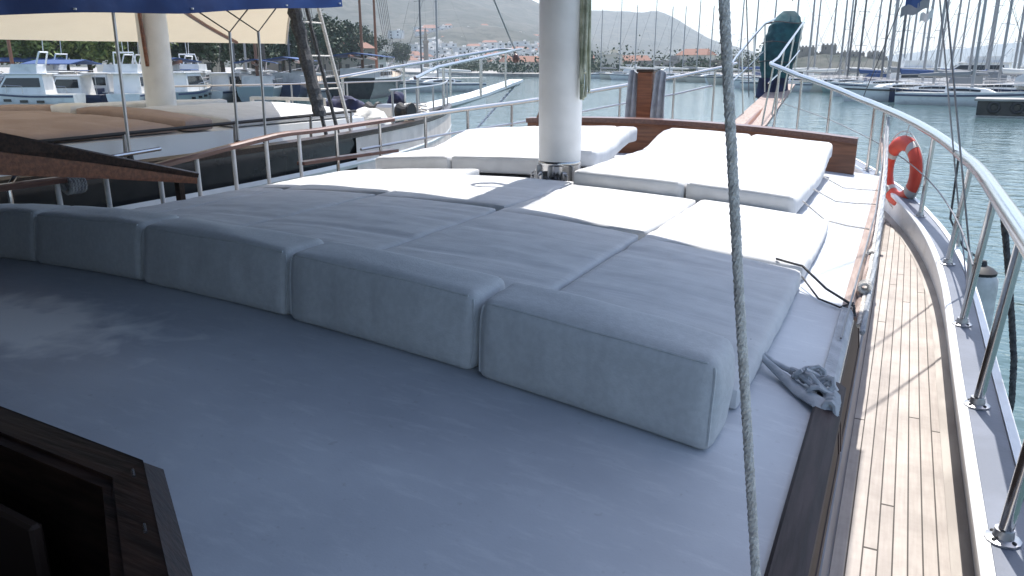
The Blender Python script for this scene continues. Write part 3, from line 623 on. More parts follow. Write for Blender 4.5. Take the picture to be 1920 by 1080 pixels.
# things on the port rail
hp = thing('rail_hoop', 'bent steel hoop at the end of the reddish rail by the left edge', 'hoop', (-3.1, -2.4, 0))
MB().tube([(-3.12, -2.62, -.1), (-3.12, -2.62, .12), (-3.12, -2.56, .19), (-3.12, -2.44, .215), (-3.12, -1.75, .25), (-3.12, -1.3, .27)], .017, 8).build('tube', M['steel'], hp, smooth=True)
cl = MB()
for i in range(5): twist(cl, [(-2.97 + .055 * math.cos(a * .52), -2.28 + .026 * i, .095 + .055 * math.sin(a * .52)) for a in range(13)], .02, 3, .05, 5, .012)
tag(cl.build('rope_lashing', M['canvasgrey'], smooth=True), 'pale rope wound round the end of the reddish rail', 'rope')

# ------------------------------------------------------------------ headboard, post, draped cloths
hd = thing('headboard', 'long brown wooden headboard with a darker top behind the white sun beds', 'headboard', (.35, 2.6, 0))
hz = lambda x: .385 - .022 * x * x - .012 * x
xx = frange(-1.48, 2.17, .15)
h = MB(); h.loft([[(x, 2.57, roofz(x) - .01), (x, 2.60, hz(x) - .05), (x, 2.68, hz(x) - .05), (x, 2.68, roofz(x) - .01)] for x in xx], closed=True); h.build('back_panel', M['brownwood'], hd)
h = MB(); h.loft([[(x, 2.555, hz(x) - .052), (x, 2.55, hz(x)), (x, 2.70, hz(x) + .006), (x, 2.70, hz(x) - .05)] for x in xx], closed=True); h.build('top_rail', M['redwood'], hd)
h = MB(); h.loft([[(-1.52, 2.60, .0), (-1.16, 2.60, .0), (-1.16, 2.60, .60), (-1.28, 2.60, .56)], [(-1.52, 2.66, .0), (-1.16, 2.66, .0), (-1.16, 2.66, .60), (-1.28, 2.66, .56)]]); h.build('end_bracket', M['brownwood'], hd)
pt_ = thing('bitt_post', 'upright brown wooden post standing behind the headboard', 'post', (-.28, 3.4, -.3))
MB().box((-.275, 3.4, .28), (.19, .16, 1.22), 0, .015).build('shaft', M['brownwood'], pt_)
MB().box((-.275, 3.4, .90), (.215, .185, .035), 0, .01).build('cap', M['darkwood'], pt_)
def drape(x0, x1, seed):
    mb = MB(); rings = []
    for t in frange(0, 1, .08):
        z = lerp(.86, .20, t); sp_ = lerp(.0, .03, t); r = []
        for k in range(14):
            u = k / 13; x = lerp(x0 - sp_, x1 + sp_ * .3, u); r.append((x, 3.37 + .03 * math.sin(u * 13 + seed + t * 2) - .03 * math.sin(t * 3), z + .05 * math.sin(u * math.pi) * (1 - t)))
        rings.append(r)
    return sheet([[q for q in r] for r in rings], .012) if 0 else mb.loft([r + [(q[0], q[1] + .025, q[2]) for q in r[::-1]] for r in rings])
tag(drape(-.50, -.385, 1).build('draped_cloth', M['canvasgrey'], smooth=True), 'grey canvas strip hanging left of the brown post', 'cloth')
tag(drape(-.165, -.03, 3).build('draped_cloth', M['canvasgrey'], smooth=True), 'wider grey canvas strip hanging right of the brown post', 'cloth')

# ------------------------------------------------------------------ lifebuoy, fender, ropes on the starboard side
lb = thing('lifebuoy', 'orange ring lifebuoy hanging inside the starboard guard rail', 'lifebuoy', (2.56, 3.02, -.46))
c0 = Vector((2.60, 3.02, -.095)); tx = Vector((-.47, .88, 0)).normalized(); nrm = Vector((.88, .47, 0)).normalized(); rr, r0 = .288, .078
def ringpt(a, b, r=r0, nf=.72): return c0 + (tx * math.cos(a) + Vector((0, 0, 1)) * math.sin(a)) * (rr + r * math.cos(b)) + nrm * r * nf * math.sin(b)
mb = MB(); mb.loft([[ringpt(2 * math.pi * i / 48, 2 * math.pi * k / 16) for k in range(16)] for i in range(49)], caps=False); mb.build('ring', M['orange'], lb, smooth=True)
for a in (35, 125, 215, 305):
    mb = MB(); mb.loft([[ringpt(R(a) + t, 2 * math.pi * k / 16, r0 + .003) for k in range(16)] for t in (-.12, -.04, .04, .12)], caps=False); mb.build('reflective_band', M['reflect'], lb, smooth=True)
mb = MB(); P_ = []
for i in range(48):
    a = 2 * math.pi * i / 48; P_.append(c0 + (tx * math.cos(a) + Vector((0, 0, 1)) * math.sin(a)) * (rr + r0 + .012 + .03 * abs(math.sin(2 * (a - R(35))))) )
mb.tube(P_, .006, 5, closed=True); mb.build('grab_line', M['rope'], lb)
MB().tube([c0 + Vector((0, 0, rr + r0)), c0 + Vector((.02, .05, rr + r0 + .12)), (2.63, 3.1, railz(3.1))], .006, 5).build('hanging_line', M['rope'], lb)

fd = thing('fender', 'pale grey cylindrical fender with dark ends hanging outside the rail', 'fender', (3.25, .95, -1.2))
fc = (3.25, .95, -.08)
MB().lathe([(.05, -1.13), (.10, -1.11), (.128, -1.06), (.132, -.95), (.132, -.66), (.128, -.58), (.105, -.54)], fc, 24).build('body', M['fender'], fd, smooth=True)
MB().lathe([(.108, -.545), (.115, -.52), (.08, -.49), (.035, -.47), (.03, -.44), (.02, -.43)], fc, 20).build('top_cap', M['black'], fd, smooth=True)
MB().lathe([(.03, -1.19), (.06, -1.16), (.065, -1.12)], fc, 16).build('bottom_cap', M['black'], fd, smooth=True)
MB().tube([(3.25, .95, -.52), (3.1, .94, -.42), (2.98, .93, -.2), (2.97, .92, railz(.9))], .009, 6).build('lanyard', M['ropedark'], fd)

rp = twist(MB(), [(2.432, -4.6, -.13), (2.412, -4.6, 0), (2.334, -4.6, .572), (2.272, -4.6, 1.054), (2.11, -4.6, 2.3)], .0098, 3, .036, 7, .007)
tag(rp.build('tie_rope', M['rope'], smooth=True), 'taut grey rope running up from the near roof edge across the whole picture', 'rope')
ch = twist(MB(), sag((3.03, -1.75, .28), (3.17, -1.81, -.40), 4, -.02) + [(3.19, -1.82, -.6), (3.185, -1.815, -.85)], .016, 3, .06, 6, .012)
ch.ball((3.185, -1.815, -.87), .028); tag(ch.build('fender_line', M['ropedark'], smooth=True), 'knotted dark line hanging outside the bulwark by the right edge', 'rope')
tag(MB().tube(sag((3.0, .119, -.1), (3.25, -1.6, -1.3), 8, .05), .005, 5).build('side_line', M['wire']), 'thin line slanting down outside the hull between stanchions', 'rope')
# cord from the mattress corner to the roof edge, second slack cord
tag(twist(MB(), [(2.06, -1.90, .0), (2.2, -2.02, .005), (2.33, -2.16, -.06), (2.46, -2.27, -.095), (2.47, -2.28, -.14)], .007, 3, .03, 5, .01).build('rope', M['ropedark'], smooth=True), 'dark cord tying the mattress corner to the roof edge', 'cord')
tag(MB().tube([(2.2, -1.98, -.06), (2.3, -2.18, -.105), (2.4, -2.24, -.118), (2.455, -2.2, -.10)], .005, 5).build('rope', M['ropedark']), 'thin slack cord lying on the sunlit roof edge', 'cord')
for y0, y1, lbl in ((1.35, 1.62, 'thin cord from the foremost sun bed corner to the roof edge'), (.55, .82, 'thin cord lying across the white roof below the sun bed'), (-.1, -.28, 'thin cord from under the sun bed to the roof edge ropes')):
    tag(MB().tube([(1.98, y0, .02), (2.15, lerp(y0, y1, .5), -.088), (2.3, lerp(y0, y1, .8), -.105), (2.44, y1, -.11)], .006, 5).build('rope', M['rope']), lbl, 'cord')
# strap: knotted grey cloth
st = thing('tie_strap', 'knotted grey cloth strap from the end bolster to the roof edge', 'strap', (2.32, -3.3, -.12))
def strap(path, w, th, name, m=M['strap']):
    mb = MB(); P = [Vector(p) for p in path]; rings = []
    for i, p in enumerate(P):
        t = (P[min(i + 1, len(P) - 1)] - P[max(i - 1, 0)]).normalized(); x = t.cross(Vector((0, 0, 1))).normalized(); zz = x.cross(t); ww = w[i] if isinstance(w, (list, tuple)) else w
        rings.append([p + x * ww * math.cos(a) + zz * (th + .25 * ww * abs(math.sin(2 * a + i))) * math.sin(a) for a in [2 * math.pi * k / 10 for k in range(10)]])
    mb.loft(rings); return mb.build(name, m, st, smooth=True)
strap([(2.15, -3.17, -.02), (2.22, -3.22, -.07), (2.29, -3.28, -.095), (2.36, -3.36, -.11), (2.43, -3.44, -.105), (2.466, -3.48, -.13), (2.475, -3.49, -.2)], [.006, .012, .02, .03, .036, .034, .02], .010, 'strap_band')
strap([(2.15, -3.15, -.03), (2.24, -3.19, -.08), (2.33, -3.22, -.10), (2.40, -3.27, -.10), (2.45, -3.36, -.10), (2.46, -3.44, -.11)], [.005, .010, .014, .02, .022, .02], .008, 'strap_tail')
kn = MB()
for i in range(7):
    a = i * 1.1; kn.tube([(2.385 + .045 * math.cos(k * .6 + a) + .012 * i - .03, -3.245 - .02 * i + .03 * math.sin(k * .6 + a * 2), -.085 + .018 * math.sin(k * .6 * 2 + i) + .01 * (i % 3)) for k in range(11)], .0085, 6, closed=False)
kn.build('knot', M['strap'], st, smooth=True)
kd = MB()
for i in range(4): kd.tube([(2.46 + .02 * math.cos(k * .7), -3.47 + .03 * i + .012 * math.sin(k * .7), -.115 + .028 * math.sin(k * .7)) for k in range(9)], .011, 6, closed=True)
kd.build('edge_knot', M['strap'], st, smooth=True)
# ropes lashed along the roof edge up to the guard rail
ls = thing('lashing_ropes', 'pinkish ropes lashed along the sunlit roof edge up to the guard rail', 'rope', (2.47, -.8, -.1))
for i in range(3):
    dx = .018 * i
    twist(MB(), [(2.475 + dx, -2.25 - .1 * i, -.16), (2.478 + dx, -1.5, -.10 + .008 * i), (2.47 + dx, -.5, -.085 + .01 * i), (2.46 + dx * .8, 1.0, -.07 + .01 * i), (2.44 + dx * .6, 2.4, -.06 + .04 * i), (2.36 + .02 * i, 4.0, .15 + .12 * i)], .014, 3, .06, 5, .014).build('line', [M['pinkwood'], M['rope'], M['canvasgrey']][i], ls, smooth=True)
for y in (-1.95, -1.2, .1, 1.6):
    kb = MB()
    for i in range(4): kb.tube([(2.487 + .024 * math.cos(k * .7), y + .016 * i + .008 * math.sin(k), -.09 + .022 * math.sin(k * .7)) for k in range(9)], .010, 6, closed=True)
    kb.build('knot', M['rope'], ls, smooth=True)
tag(MB().tube([(2.44, -2.75, -.1), (2.47, -.6, .06), (2.42, 2.6, .22), (2.38, 4.0, .40)], .005, 5).build('guy_line', M['wire']), 'thin taut line from the roof edge up to the guard rail', 'line')

# ------------------------------------------------------------------ sea and hills
W = -2.2
mb = MB(); rad = [0, 8, 20, 45, 90, 180, 400, 900, 2000, 4500, 9000]; ns = 48
mb.v.append(Vector((0, 0, W)))
for r in rad[1:]: mb.v += [Vector((r * math.cos(2 * math.pi * k / ns), r * math.sin(2 * math.pi * k / ns), W)) for k in range(ns)]
for k in range(ns): mb.f.append((0, 1 + k, 1 + (k + 1) % ns))
for i in range(len(rad) - 2):
    for k in range(ns): a = 1 + i * ns; mb.f.append((a + k, a + ns + k, a + ns + (k + 1) % ns, a + (k + 1) % ns))
mb.build('water', M['water'], kind='structure')
def pol(az, d, z=W): return Vector((math.sin(R(az)) * d, math.cos(R(az)) * d, z))
def hill(name, tab, d0, d1, pw, rough, step=.5, nr=22, seed=0):
    mb = MB(); az = frange(tab[0][0], tab[-1][0], step)
    for a in az:
        top = interp(tab, a)
        for j in range(nr + 1):
            t = j / nr; d = lerp(d0, d1, t) if t <= 1 else 0
            h = (top + 3) * (t ** pw); p = pol(a, d)
            nz = noise.fractal(Vector((p.x / 260 + seed, p.y / 260, 0)), .9, 2.1, 5)
            mb.v.append(Vector((p.x, p.y, W - 1 + h + rough * nz * min(1, t * 3) * (top / 150))))
        p = pol(a, d1 * 1.35); mb.v.append(Vector((p.x, p.y, W - 5)))
    n = nr + 2
    for i in range(len(az) - 1):
        for j in range(n - 1): a = i * n + j; mb.f.append((a, a + n, a + n + 1, a + 1))
    return mb.build(name, M['hill'], kind='structure', smooth=True)
HA = [(-75, 150), (-72.4, 184), (-58.9, 222), (-43.4, 235), (-34.7, 203), (-30.6, 191), (-27.5, 169), (-26.2, 155), (-24.5, 137), (-22.6, 103), (-20.7, 71), (-18.8, 40), (-17.4, 10), (-16, 0)]
HB = [(-28.7, 113), (-24.5, 148), (-22.6, 158), (-20.7, 163), (-16.4, 163), (-15.5, 148), (-14.1, 113), (-12.6, 79), (-11.2, 62), (-10.1, 48), (-8.4, 31), (-6.7, 17), (-3.4, 8), (-0.3, 2)]
HC = [(-6.7, 27), (-1.8, 67), (1.2, 106), (4.1, 130), (6.1, 146), (10.7, 178), (19.2, 98), (26, 40)]
hill('near_hill', HA, 520, 1900, 1.35, 16); hill('far_hill', HB, 1500, 2600, 1.1, 12, seed=9); hill('distant_coast', [(a, h * .8) for a, h in HC], 4200, 4900, 1.0, 14, seed=4)
def zA(az, d):
    t = (d - 520) / 1380; return W - 1 + (interp(HA, az) + 3) * max(0, t) ** 1.35
# low waterfront plain below the hills
mb = MB(); az = frange(-80, -9, 1)
mb.loft([[pol(a, interp([(-80, 70), (-60, 78), (-52, 84), (-45, 90), (-40, 170), (-35, 330), (-28, 260), (-20, 212), (-12, 200), (-9, 195)], a) + e, z) for a in az] for e, z in ((0, W - 1), (0, W + .9), (40, W + 1.2), (500, W + 2.5))], closed=False)
mb.build('quay_ground', M['concrete'], kind='structure')
# headland under the castle
mb = MB(); n = 26; rings = []
for i in range(8):
    t = i / 7; rings.append([pol(-4.4, 420) + Vector((math.cos(a) * (52 * (1 - t) + 6) * (1 + .2 * noise.noise(Vector((math.cos(a), math.sin(a), t)))), math.sin(a) * (34 * (1 - t) + 4), -1 + 9.5 * t ** .7 + 1.2 * noise.noise(Vector((math.cos(a) * 3, math.sin(a) * 3, t * 3))))) for a in [2 * math.pi * k / n for k in range(n)]])
mb.loft(rings); mb.build('headland', M['hill'], kind='structure', smooth=True)
ca = thing('castle', 'hazy stone castle with towers on the headland beyond the masts', 'castle', pol(-4.4, 420, W + 5), R(4.4))
def crenel(mb, x0, x1, y, z0, z1, d):
    mb.box(((x0 + x1) / 2, y, (z0 + z1) / 2), (x1 - x0, d, z1 - z0)); k = int((x1 - x0) / 1.6)
    for i in range(k): mb.box((x0 + (i + .5) * (x1 - x0) / k, y, z1 + .35), (.8, d, .7))
for nm, x0, x1, y, z0, z1, d in (('curtain_wall', -26, 24, -6, -3.5, 2.0, 2), ('curtain_wall', -20, 14, 2, -2, 4.4, 2), ('tower', -17, -9, 0, -2, 7.2, 8), ('tower', -6, 1, 3, -2, 8.2, 7), ('tower', 15, 22, -2, -3, 4.6, 7), ('tower', -27, -21, -4, -4, 4.2, 6), ('gate_house', 4, 11, -3, -3, 4.8, 6)):
    mb = MB(); crenel(mb, x0, x1, y, z0, z1, d); b = mb.build(nm, M['stone'], ca, local=True)
    if nm != 'curtain_wall':
        for i in range(2): MB().box((lerp(x0, x1, .3 + .4 * i), y - d / 2 - .02, z1 - 1.6), (.5, .1, 1.1)).build('arrow_slit', M['black'], b, local=True)
# ------------------------------------------------------------------ town houses on the hillside
def house(i, az, d, w, dp, h, m, gable, label, group):
    p = pol(az, d, zA(az, d) - .5 if d > 525 else W + 1.4); o = thing('house', label, 'house', p, R(-az + random.uniform(-25, 25)), group)
    MB().box((0, 0, h / 2 - 1), (w, dp, h + 2)).build('wall', m, o, local=True)
    nf = max(1, int(h / 3)); nw = max(2, int(w / 3)) if d < 300 else 2
    for f in range(nf):
        for k in range(nw): MB().box((-w / 2 + (k + .5) * w / nw, -dp / 2 - .02, 1.6 + f * 3), (1.1 if d < 300 else 1.8, .1, 1.3)).build('window', M['glass'], o, local=True)
    rf = MB()
    if gable: rf.add([(-w / 2 - .4, -dp / 2 - .4, h), (w / 2 + .4, -dp / 2 - .4, h), (w / 2 + .4, dp / 2 + .4, h), (-w / 2 - .4, dp / 2 + .4, h), (-w / 2 + 1, 0, h + 2), (w / 2 - 1, 0, h + 2)], [(0, 1, 5, 4), (2, 3, 4, 5), (1, 2, 5), (3, 0, 4), (3, 2, 1, 0)])
    else: rf.box((0, 0, h + .15), (w + .5, dp + .5, .35)); rf.box((w * .2, 0, h + 1), (2.4, 2.4, 1.6))
    rf.build('roof', M['roofred'] if gable else m, o, local=True)
rh = random.Random(11)
for i in range(170):
    az = rh.uniform(-37, -17.5) if i > 120 else rh.uniform(-33.6, -24); d = 540 + 480 * rh.random() ** 1.5
    if interp(HA, az) < 60: d = rh.uniform(530, 640)
    g = rh.random() < .25
    house(i, az, d, rh.uniform(8, 17), rh.uniform(7, 12), rh.choice([3.2, 6.2, 6.2, 9.2]), M['housew'], g, 'small white house with %s on the hazy hillside town across the bay' % ('a red pitched roof' if g else 'a flat roof'), 'houses of the hillside town')
for i, (az, d, w, h, m, g, lb) in enumerate(((-43.0, 165, 14, 5.0, 'stone', False, 'cream waterfront building behind the leaning shrouds'), (-40.2, 205, 26, 6.2, 'stone', True, 'long stone waterfront building with dark roof edge'),
                                            (-38.2, 260, 22, 6.2, 'gelcream', False, 'pale three storey waterfront building right of the shrouds'), (-51.5, 118, 14, 6.2, 'gelcream', True, 'cream house half hidden behind the green quay trees'))):
    house(i, az, d, w, 9, h, M[m], g, lb, None)

# ------------------------------------------------------------------ trees
def leafcloud(n, rx, rz, size, seed, clumps=26):
    rg = random.Random(seed); mb = MB(); cs = []
    for _ in range(clumps):
        a = rg.uniform(0, 6.28); u = rg.random() ** .5; z = rg.uniform(-.8, 1)
        cs.append(Vector((math.cos(a) * u * rx * (1 - .35 * abs(z)), math.sin(a) * u * rx * (1 - .35 * abs(z)), z * rz)))
    for _ in range(n):
        c = rg.choice(cs); p = c + Vector((rg.gauss(0, .22 * rx), rg.gauss(0, .22 * rx), rg.gauss(0, .2 * rz)))
        ax = Vector((rg.gauss(0, 1), rg.gauss(0, 1), rg.gauss(0, .7))).normalized(); b = ax.cross(Vector((rg.gauss(0, 1), rg.gauss(0, 1), rg.gauss(0, 1)))).normalized(); s = size * rg.uniform(.6, 1.3)
        mb.add([p - ax * s, p + b * s * .5, p + ax * s, p - b * s * .5], [(0, 1, 2, 3)])
    return mb
tproto = []
for k, (lf, seed) in enumerate((('leaf', 3), ('leafd', 5))):
    t = thing('tree', 'x', 'tree', (0, 0, -50))
    tr = MB(); tr.tube([(0, 0, -.3), (.1, 0, 1.5), (0, .1, 3.2), (.2, .1, 5)], [.32, .25, .2, .08], 9)
    for a in range(5): tr.tube([(.05, .05, 2.2 + .3 * a), (1.1 * math.cos(a * 1.3), 1.1 * math.sin(a * 1.3), 3.6 + .3 * a), (2.2 * math.cos(a * 1.3), 2.2 * math.sin(a * 1.3), 4.6 + .3 * a)], [.12, .08, .03], 6)
    tr.build('trunk', M['trunk'], t, local=True)
    c = leafcloud(3600, 2.9, 2.4, .30, seed); c.v = [v + Vector((0, 0, 5)) for v in c.v]; c.build('crown', M[lf], t, local=True); tproto.append(t)
trees = [(-49.6, 100, 1.1, 1, 'dark tree right behind the white neighbour mast'), (-47.6, 106, 1.15, 1, 'dark tree seen between the awning poles'), (-45.4, 112, 1.2, 1, 'dark tree under the right end of the cream awning'), (-43.2, 122, 1.2, 1, 'dark tree just left of the leaning shrouds'), (-60.5, 92, .95, 0, 'green quay tree at the left edge of the picture'), (-58.6, 88, 1.0, 0, 'bright green quay tree left of the dark mast'), (-56.2, 92, 1.05, 0, 'bright green quay tree right of the leaning brown boom'), (-54.6, 96, 1.0, 0, 'tall green quay tree left of the white mast'), (-53.0, 94, .9, 0, 'bushy green quay tree just left of the neighbour mast'), (-57.3, 99, 1.2, 1, 'darker green tree behind the front row of quay trees'),
         (-41.5, 150, 1.3, 1, 'dark green tree right of the leaning shrouds'), (-40.3, 165, 1.5, 1, 'tall dark tree behind the thin forestays'), (-39.0, 190, 1.5, 1, 'dark tree above the stone waterfront building'), (-37.6, 240, 1.7, 1, 'broad dark tree on the far waterfront'), (-36.4, 260, 1.5, 1, 'dark waterfront tree near the bowsprit of the dark gulet'), (-34.3, 345, 1.4, 1, 'small dark tree by the narrow tower')]
for i, (az, d, sc, k, lb) in enumerate(trees):
    o = tproto[k] if i in (0, 4) else copy_tree(tproto[k]); o['label'] = lb; o['group'] = 'waterfront trees'; o.location = pol(az, d, W + 1.1 if d < 300 else W + 1.8); o.scale = (sc, sc, sc); o.rotation_euler = (0, 0, i * 1.1)
tw = thing('minaret', 'narrow grey tower rising from the waterfront town', 'tower', pol(-32.6, 470, W + 2))
MB().lathe([(1.5, -2), (1.4, 14), (1.9, 14.6), (1.9, 15.6), (1.1, 15.8), (1.0, 19), (.1, 23)], (0, 0, 0), 12).build('shaft', M['stone'], tw, local=True)
# far tree belt on the low shore in the middle: one mass
mb = MB(); rg = random.Random(8)
for i in range(250):
    az = rg.uniform(-32, -7.5); d = rg.uniform(232, 330) if az > -27 else rg.uniform(300, 420); p = pol(az, d, W + 1.5); hh = rg.uniform(2, 6.5)
    for k in range(80):
        q = p + Vector((rg.gauss(0, 2.2), rg.gauss(0, 2.2), abs(rg.gauss(0, .5)) * hh)); s = rg.uniform(.25, .7); a = Vector((rg.gauss(0, 1), rg.gauss(0, 1), rg.gauss(0, 1))).normalized(); b = a.cross(Vector((rg.gauss(0, 1), 1, rg.gauss(0, 1)))).normalized()
        mb.add([q - a * s, q + b * s * .6, q + a * s, q - b * s * .6], [(0, 1, 2, 3)])
mb.build('treeline', M['leafd'], None, 'dark belt of trees along the far waterfront', 'trees', kind='stuff')
for i, (az, d, w, h) in enumerate(((-25.6, 272, 16, 3.2), (-22.7, 262, 10, 5.2), (-21.4, 268, 15, 3.2), (-19.5, 258, 9, 5.2), (-17.9, 264, 13, 3.2), (-15.4, 258, 15, 3.2), (-13.3, 262, 10, 5.2), (-11.4, 256, 13, 3.2))):
    house(i, az, d, w, 8, h, M[('gelcream', 'stone', 'concrete')[i % 3]], i % 2 == 0, ['first', 'second', 'third', 'fourth', 'fifth', 'sixth', 'seventh', 'eighth'][i] + ' low waterfront building from the left on the far shore behind the mast', 'far shore buildings')

# ------------------------------------------------------------------ boats of the marina
def hullmesh(L, B, fb, rise, dr=.6, n=14, fine=.55, transom=.7):
    mb = MB(); rings = []
    for i in range(n + 1):
        t = i / n; y = lerp(-L / 2, L / 2, t)
        b = B / 2 * (transom + (1 - transom) * min(1, t / .35)) if t < .35 else B / 2 * max(.015, 1 - ((t - .35) / .65) ** (1 + 1 / fine * .8))
        z = fb + rise * max(0, t - .3) ** 1.6; yo = .06 * L * max(0, t - .55) / .45
        rings.append([(-b, y + yo, z), (-b * .94, y + yo * .6, z * .5), (-b * .75, y, -.05), (-b * .2, y * .94, -dr), (b * .2, y * .94, -dr), (b * .75, y, -.05), (b * .94, y + yo * .6, z * .5), (b, y + yo, z)])
    return mb.loft(rings, closed=False).add([], []), rings
def endcaps(mb, rings):
    n = len(rings[0]); o = len(mb.v); mb.v += [Vector(q) for q in rings[0]]; mb.f.append(tuple(range(o, o + n))); return mb
def deckmesh(rings, dz=-.06):
    mb = MB(); mb.loft([[(r[0][0] * .98, r[0][1], r[0][2] + dz), (0, r[0][1], r[0][2] + dz + .05), (r[7][0] * .98, r[7][1], r[7][2] + dz)] for r in rings], closed=False); return mb
def band(rings, z0, z1, e=.012):
    mb = MB()
    for s_ in (0, 7): mb.loft([[(r[s_][0] * (1 + e), r[s_][1], r[s_][2] - z0), (r[s_][0] * (1 + e), r[s_][1], r[s_][2] - z1)] for r in rings], closed=False)
    return mb
def sailboat(L, hullm, coverm, stripem, mastm, mh, label, loc, rz, group):
    o = thing('sailing_yacht', label, 'sailing boat', loc, rz, group)
    hm, rings = hullmesh(L, L * .31, L * .10, .45); endcaps(hm, rings); h = hm.build('hull', M[hullm], o, local=True, smooth=True)
    band(rings, .16, .30).build('stripe', M[stripem], h, local=True)
    deckmesh(rings).build('deck', M['gelcream'], o, local=True)
    zd = L * .10
    cb = MB(); cb.loft([[(-L * w, y, zd), (-L * w * .85, y, zd + hh), (L * w * .85, y, zd + hh), (L * w, y, zd)] for y, w, hh in ((-L * .12, .10, .5), (L * .02, .105, .5), (L * .18, .07, .34), (L * .24, .05, .08))]); c = cb.build('coachroof', M['gel'], o, local=True)
    wd = MB()
    for s_ in (-1, 1): wd.loft([[(s_ * (L * w * .965 + .012), y, zd + hh * .35), (s_ * (L * w * .90 + .012), y, zd + hh * .75)] for y, w, hh in ((-L * .10, .10, .5), (L * .02, .105, .5), (L * .14, .08, .38))], closed=False)
    wd.build('window', M['glass'], c, local=True)
    mp = MB(); my = L * .06; mp.tube([(0, my, zd), (0, my, zd + mh * .6), (0, my - .05, zd + mh)], [.13, .12, .085], 8); m_ = mp.build('mast', M[mastm], o, local=True)
    for f in (.36, .66): MB().tube([(-L * .10, my, zd + mh * f), (0, my, zd + mh * f + .05), (L * .10, my, zd + mh * f)], .028, 5).build('spreader', M[mastm], m_, local=True)
    rg_ = MB()
    for s_ in (-1, 1):
        rg_.tube([(s_ * L * .14, my - .2, zd), (s_ * L * .10, my, zd + mh * .36), (s_ * L * .10 * .9, my, zd + mh * .66), (0, my, zd + mh * .97)], .006, 4)
    rg_.tube([(0, L * .52, zd + .5), (0, my, zd + mh * .98)], .02, 4); rg_.tube([(0, -L * .49, zd), (0, my, zd + mh)], .006, 4); rg_.build('rigging', M['alloyd'], o, local=True)
    bm = MB(); bm.tube([(0, my - .1, zd + 1.25), (0, -L * .36, zd + 1.35)], .06, 6); b_ = bm.build('boom', M['alloy'], o, local=True)
    sc_ = MB(); sc_.loft([[(r * math.cos(a) * .75, y, z + r * math.sin(a) * 1.2) for a in [2 * math.pi * k / 8 for k in range(8)]] for y, z, r in ((my - .12, zd + 1.75, .12), (my - .3, zd + 1.55, .2), (-L * .2, zd + 1.48, .16), (-L * .35, zd + 1.42, .10))]); sc_.build('sail_cover', M[coverm], o, local=True, smooth=True)
    rl = MB()
    for s_ in (-1, 1):
        q_ = [(s_ * abs(r[7][0]) * .95, r[7][1], r[7][2] + .62) for r in rings]; rl.tube(q_, .013, 4)
        for q in q_[::2]: rl.tube([(q[0], q[1], q[2] - .62), q], .014, 4)
    rl.build('guard_rail', M['steel_dull'], o, local=True)
    if random.random() < .6:
        bi = MB(); bi.loft([[(-L * .11, y, zd + .3), (-L * .09, y, zd + z), (L * .09, y, zd + z), (L * .11, y, zd + .3)] for y, z in ((-L * .10, 1.0), (-L * .15, 1.35), (-L * .28, 1.3))]); bi.build('spray_hood', M[coverm], o, local=True)
    return o
def motorboat(L, label, loc, rz, group, hullm='gel', fly=True, canopy=None):
    o = thing('motor_yacht', label, 'motor boat', loc, rz, group)
    hm, rings = hullmesh(L, L * .32, L * .12, .9, transom=.92, fine=.7); endcaps(hm, rings); h = hm.build('hull', M[hullm], o, local=True, smooth=True)
    band(rings, .10, .24).build('stripe', M['gelblue'], h, local=True); 
    for s_ in (0, 7):
        for r in rings[4:11:2]: MB().box((r[s_][0] * .985, r[s_][1], r[s_][2] - .55), (.08, .55, .2)).build('porthole', M['glass'], h, local=True)
    deckmesh(rings).build('deck', M['gelcream'], o, local=True); zd = L * .12
    ch = MB(); w = L * .125; ch.loft([[(-w, y0, zd - .1), (-w * .9, y1, zd + 1.5), (w * .9, y1, zd + 1.5), (w, y0, zd - .1)] for y0, y1 in ((-L * .26, -L * .24), (L * .20, L * .06))]); c = ch.build('deckhouse', M['gel'], o, local=True)
    wd = MB()
    for s_ in (-1, 1): wd.loft([[(s_ * (w * .97 + .015), y0, zd + .55), (s_ * (w * .915 + .015), y1, zd + 1.25)] for y0, y1 in ((-L * .22, -L * .215), (L * .12, L * .065))], closed=False)
    wd.loft([[(-w * .9, L * .162, zd + .55), (-w * .85, L * .088, zd + 1.3)], [(w * .9, L * .162, zd + .55), (w * .85, L * .088, zd + 1.3)]], closed=False); wd.build('window', M['glass'], c, local=True)
    tp = MB(); tp.box((0, -L * .10, zd + 1.56), (L * .25, L * .38, .12), 0, .04); tp.build('roof', M['gel'], o, local=True)
    if fly:
        f = MB(); f.loft([[(-w * .8, y, zd + 1.62), (-w * .85, y + e, zd + 2.3), (w * .85, y + e, zd + 2.3), (w * .8, y, zd + 1.62)] for y, e in ((-L * .2, 0), (L * .04, -.25))], closed=True); f.build('flybridge', M['gel'], o, local=True)
        a = MB(); a.tube([(-w * .8, -L * .2, zd + 2.2), (-w * .7, -L * .24, zd + 3.2), (w * .7, -L * .24, zd + 3.2), (w * .8, -L * .2, zd + 2.2)], .07, 6); a.tube([(0, -L * .24, zd + 3.2), (0, -L * .25, zd + 4.6)], .03, 5); a.build('radar_arch', M['gel'], o, local=True)
    if canopy:
        k = MB(); k.box((0, -L * .36, zd + 1.75), (L * .24, L * .2, .08), 0, .03); k.build('canopy', M[canopy], o, local=True)
        k = MB()
        for x in (-1, 1): k.tube([(x * w * .85, -L * .44, zd), (x * w * .85, -L * .44, zd + 1.75)], .03, 5)
        k.build('canopy_post', M['steel_dull'], o, local=True)
    rl = MB()
    for s_ in (-1, 1):
        q_ = [(s_ * abs(r[7][0]) * .95, r[7][1], r[7][2] + .6) for r in rings[6:]]; rl.tube(q_, .02, 4)
        for q in q_[::2]: rl.tube([(q[0], q[1], q[2] - .6), q], .018, 4)
    rl.build('bow_rail', M['steel'], o, local=True)
    return o
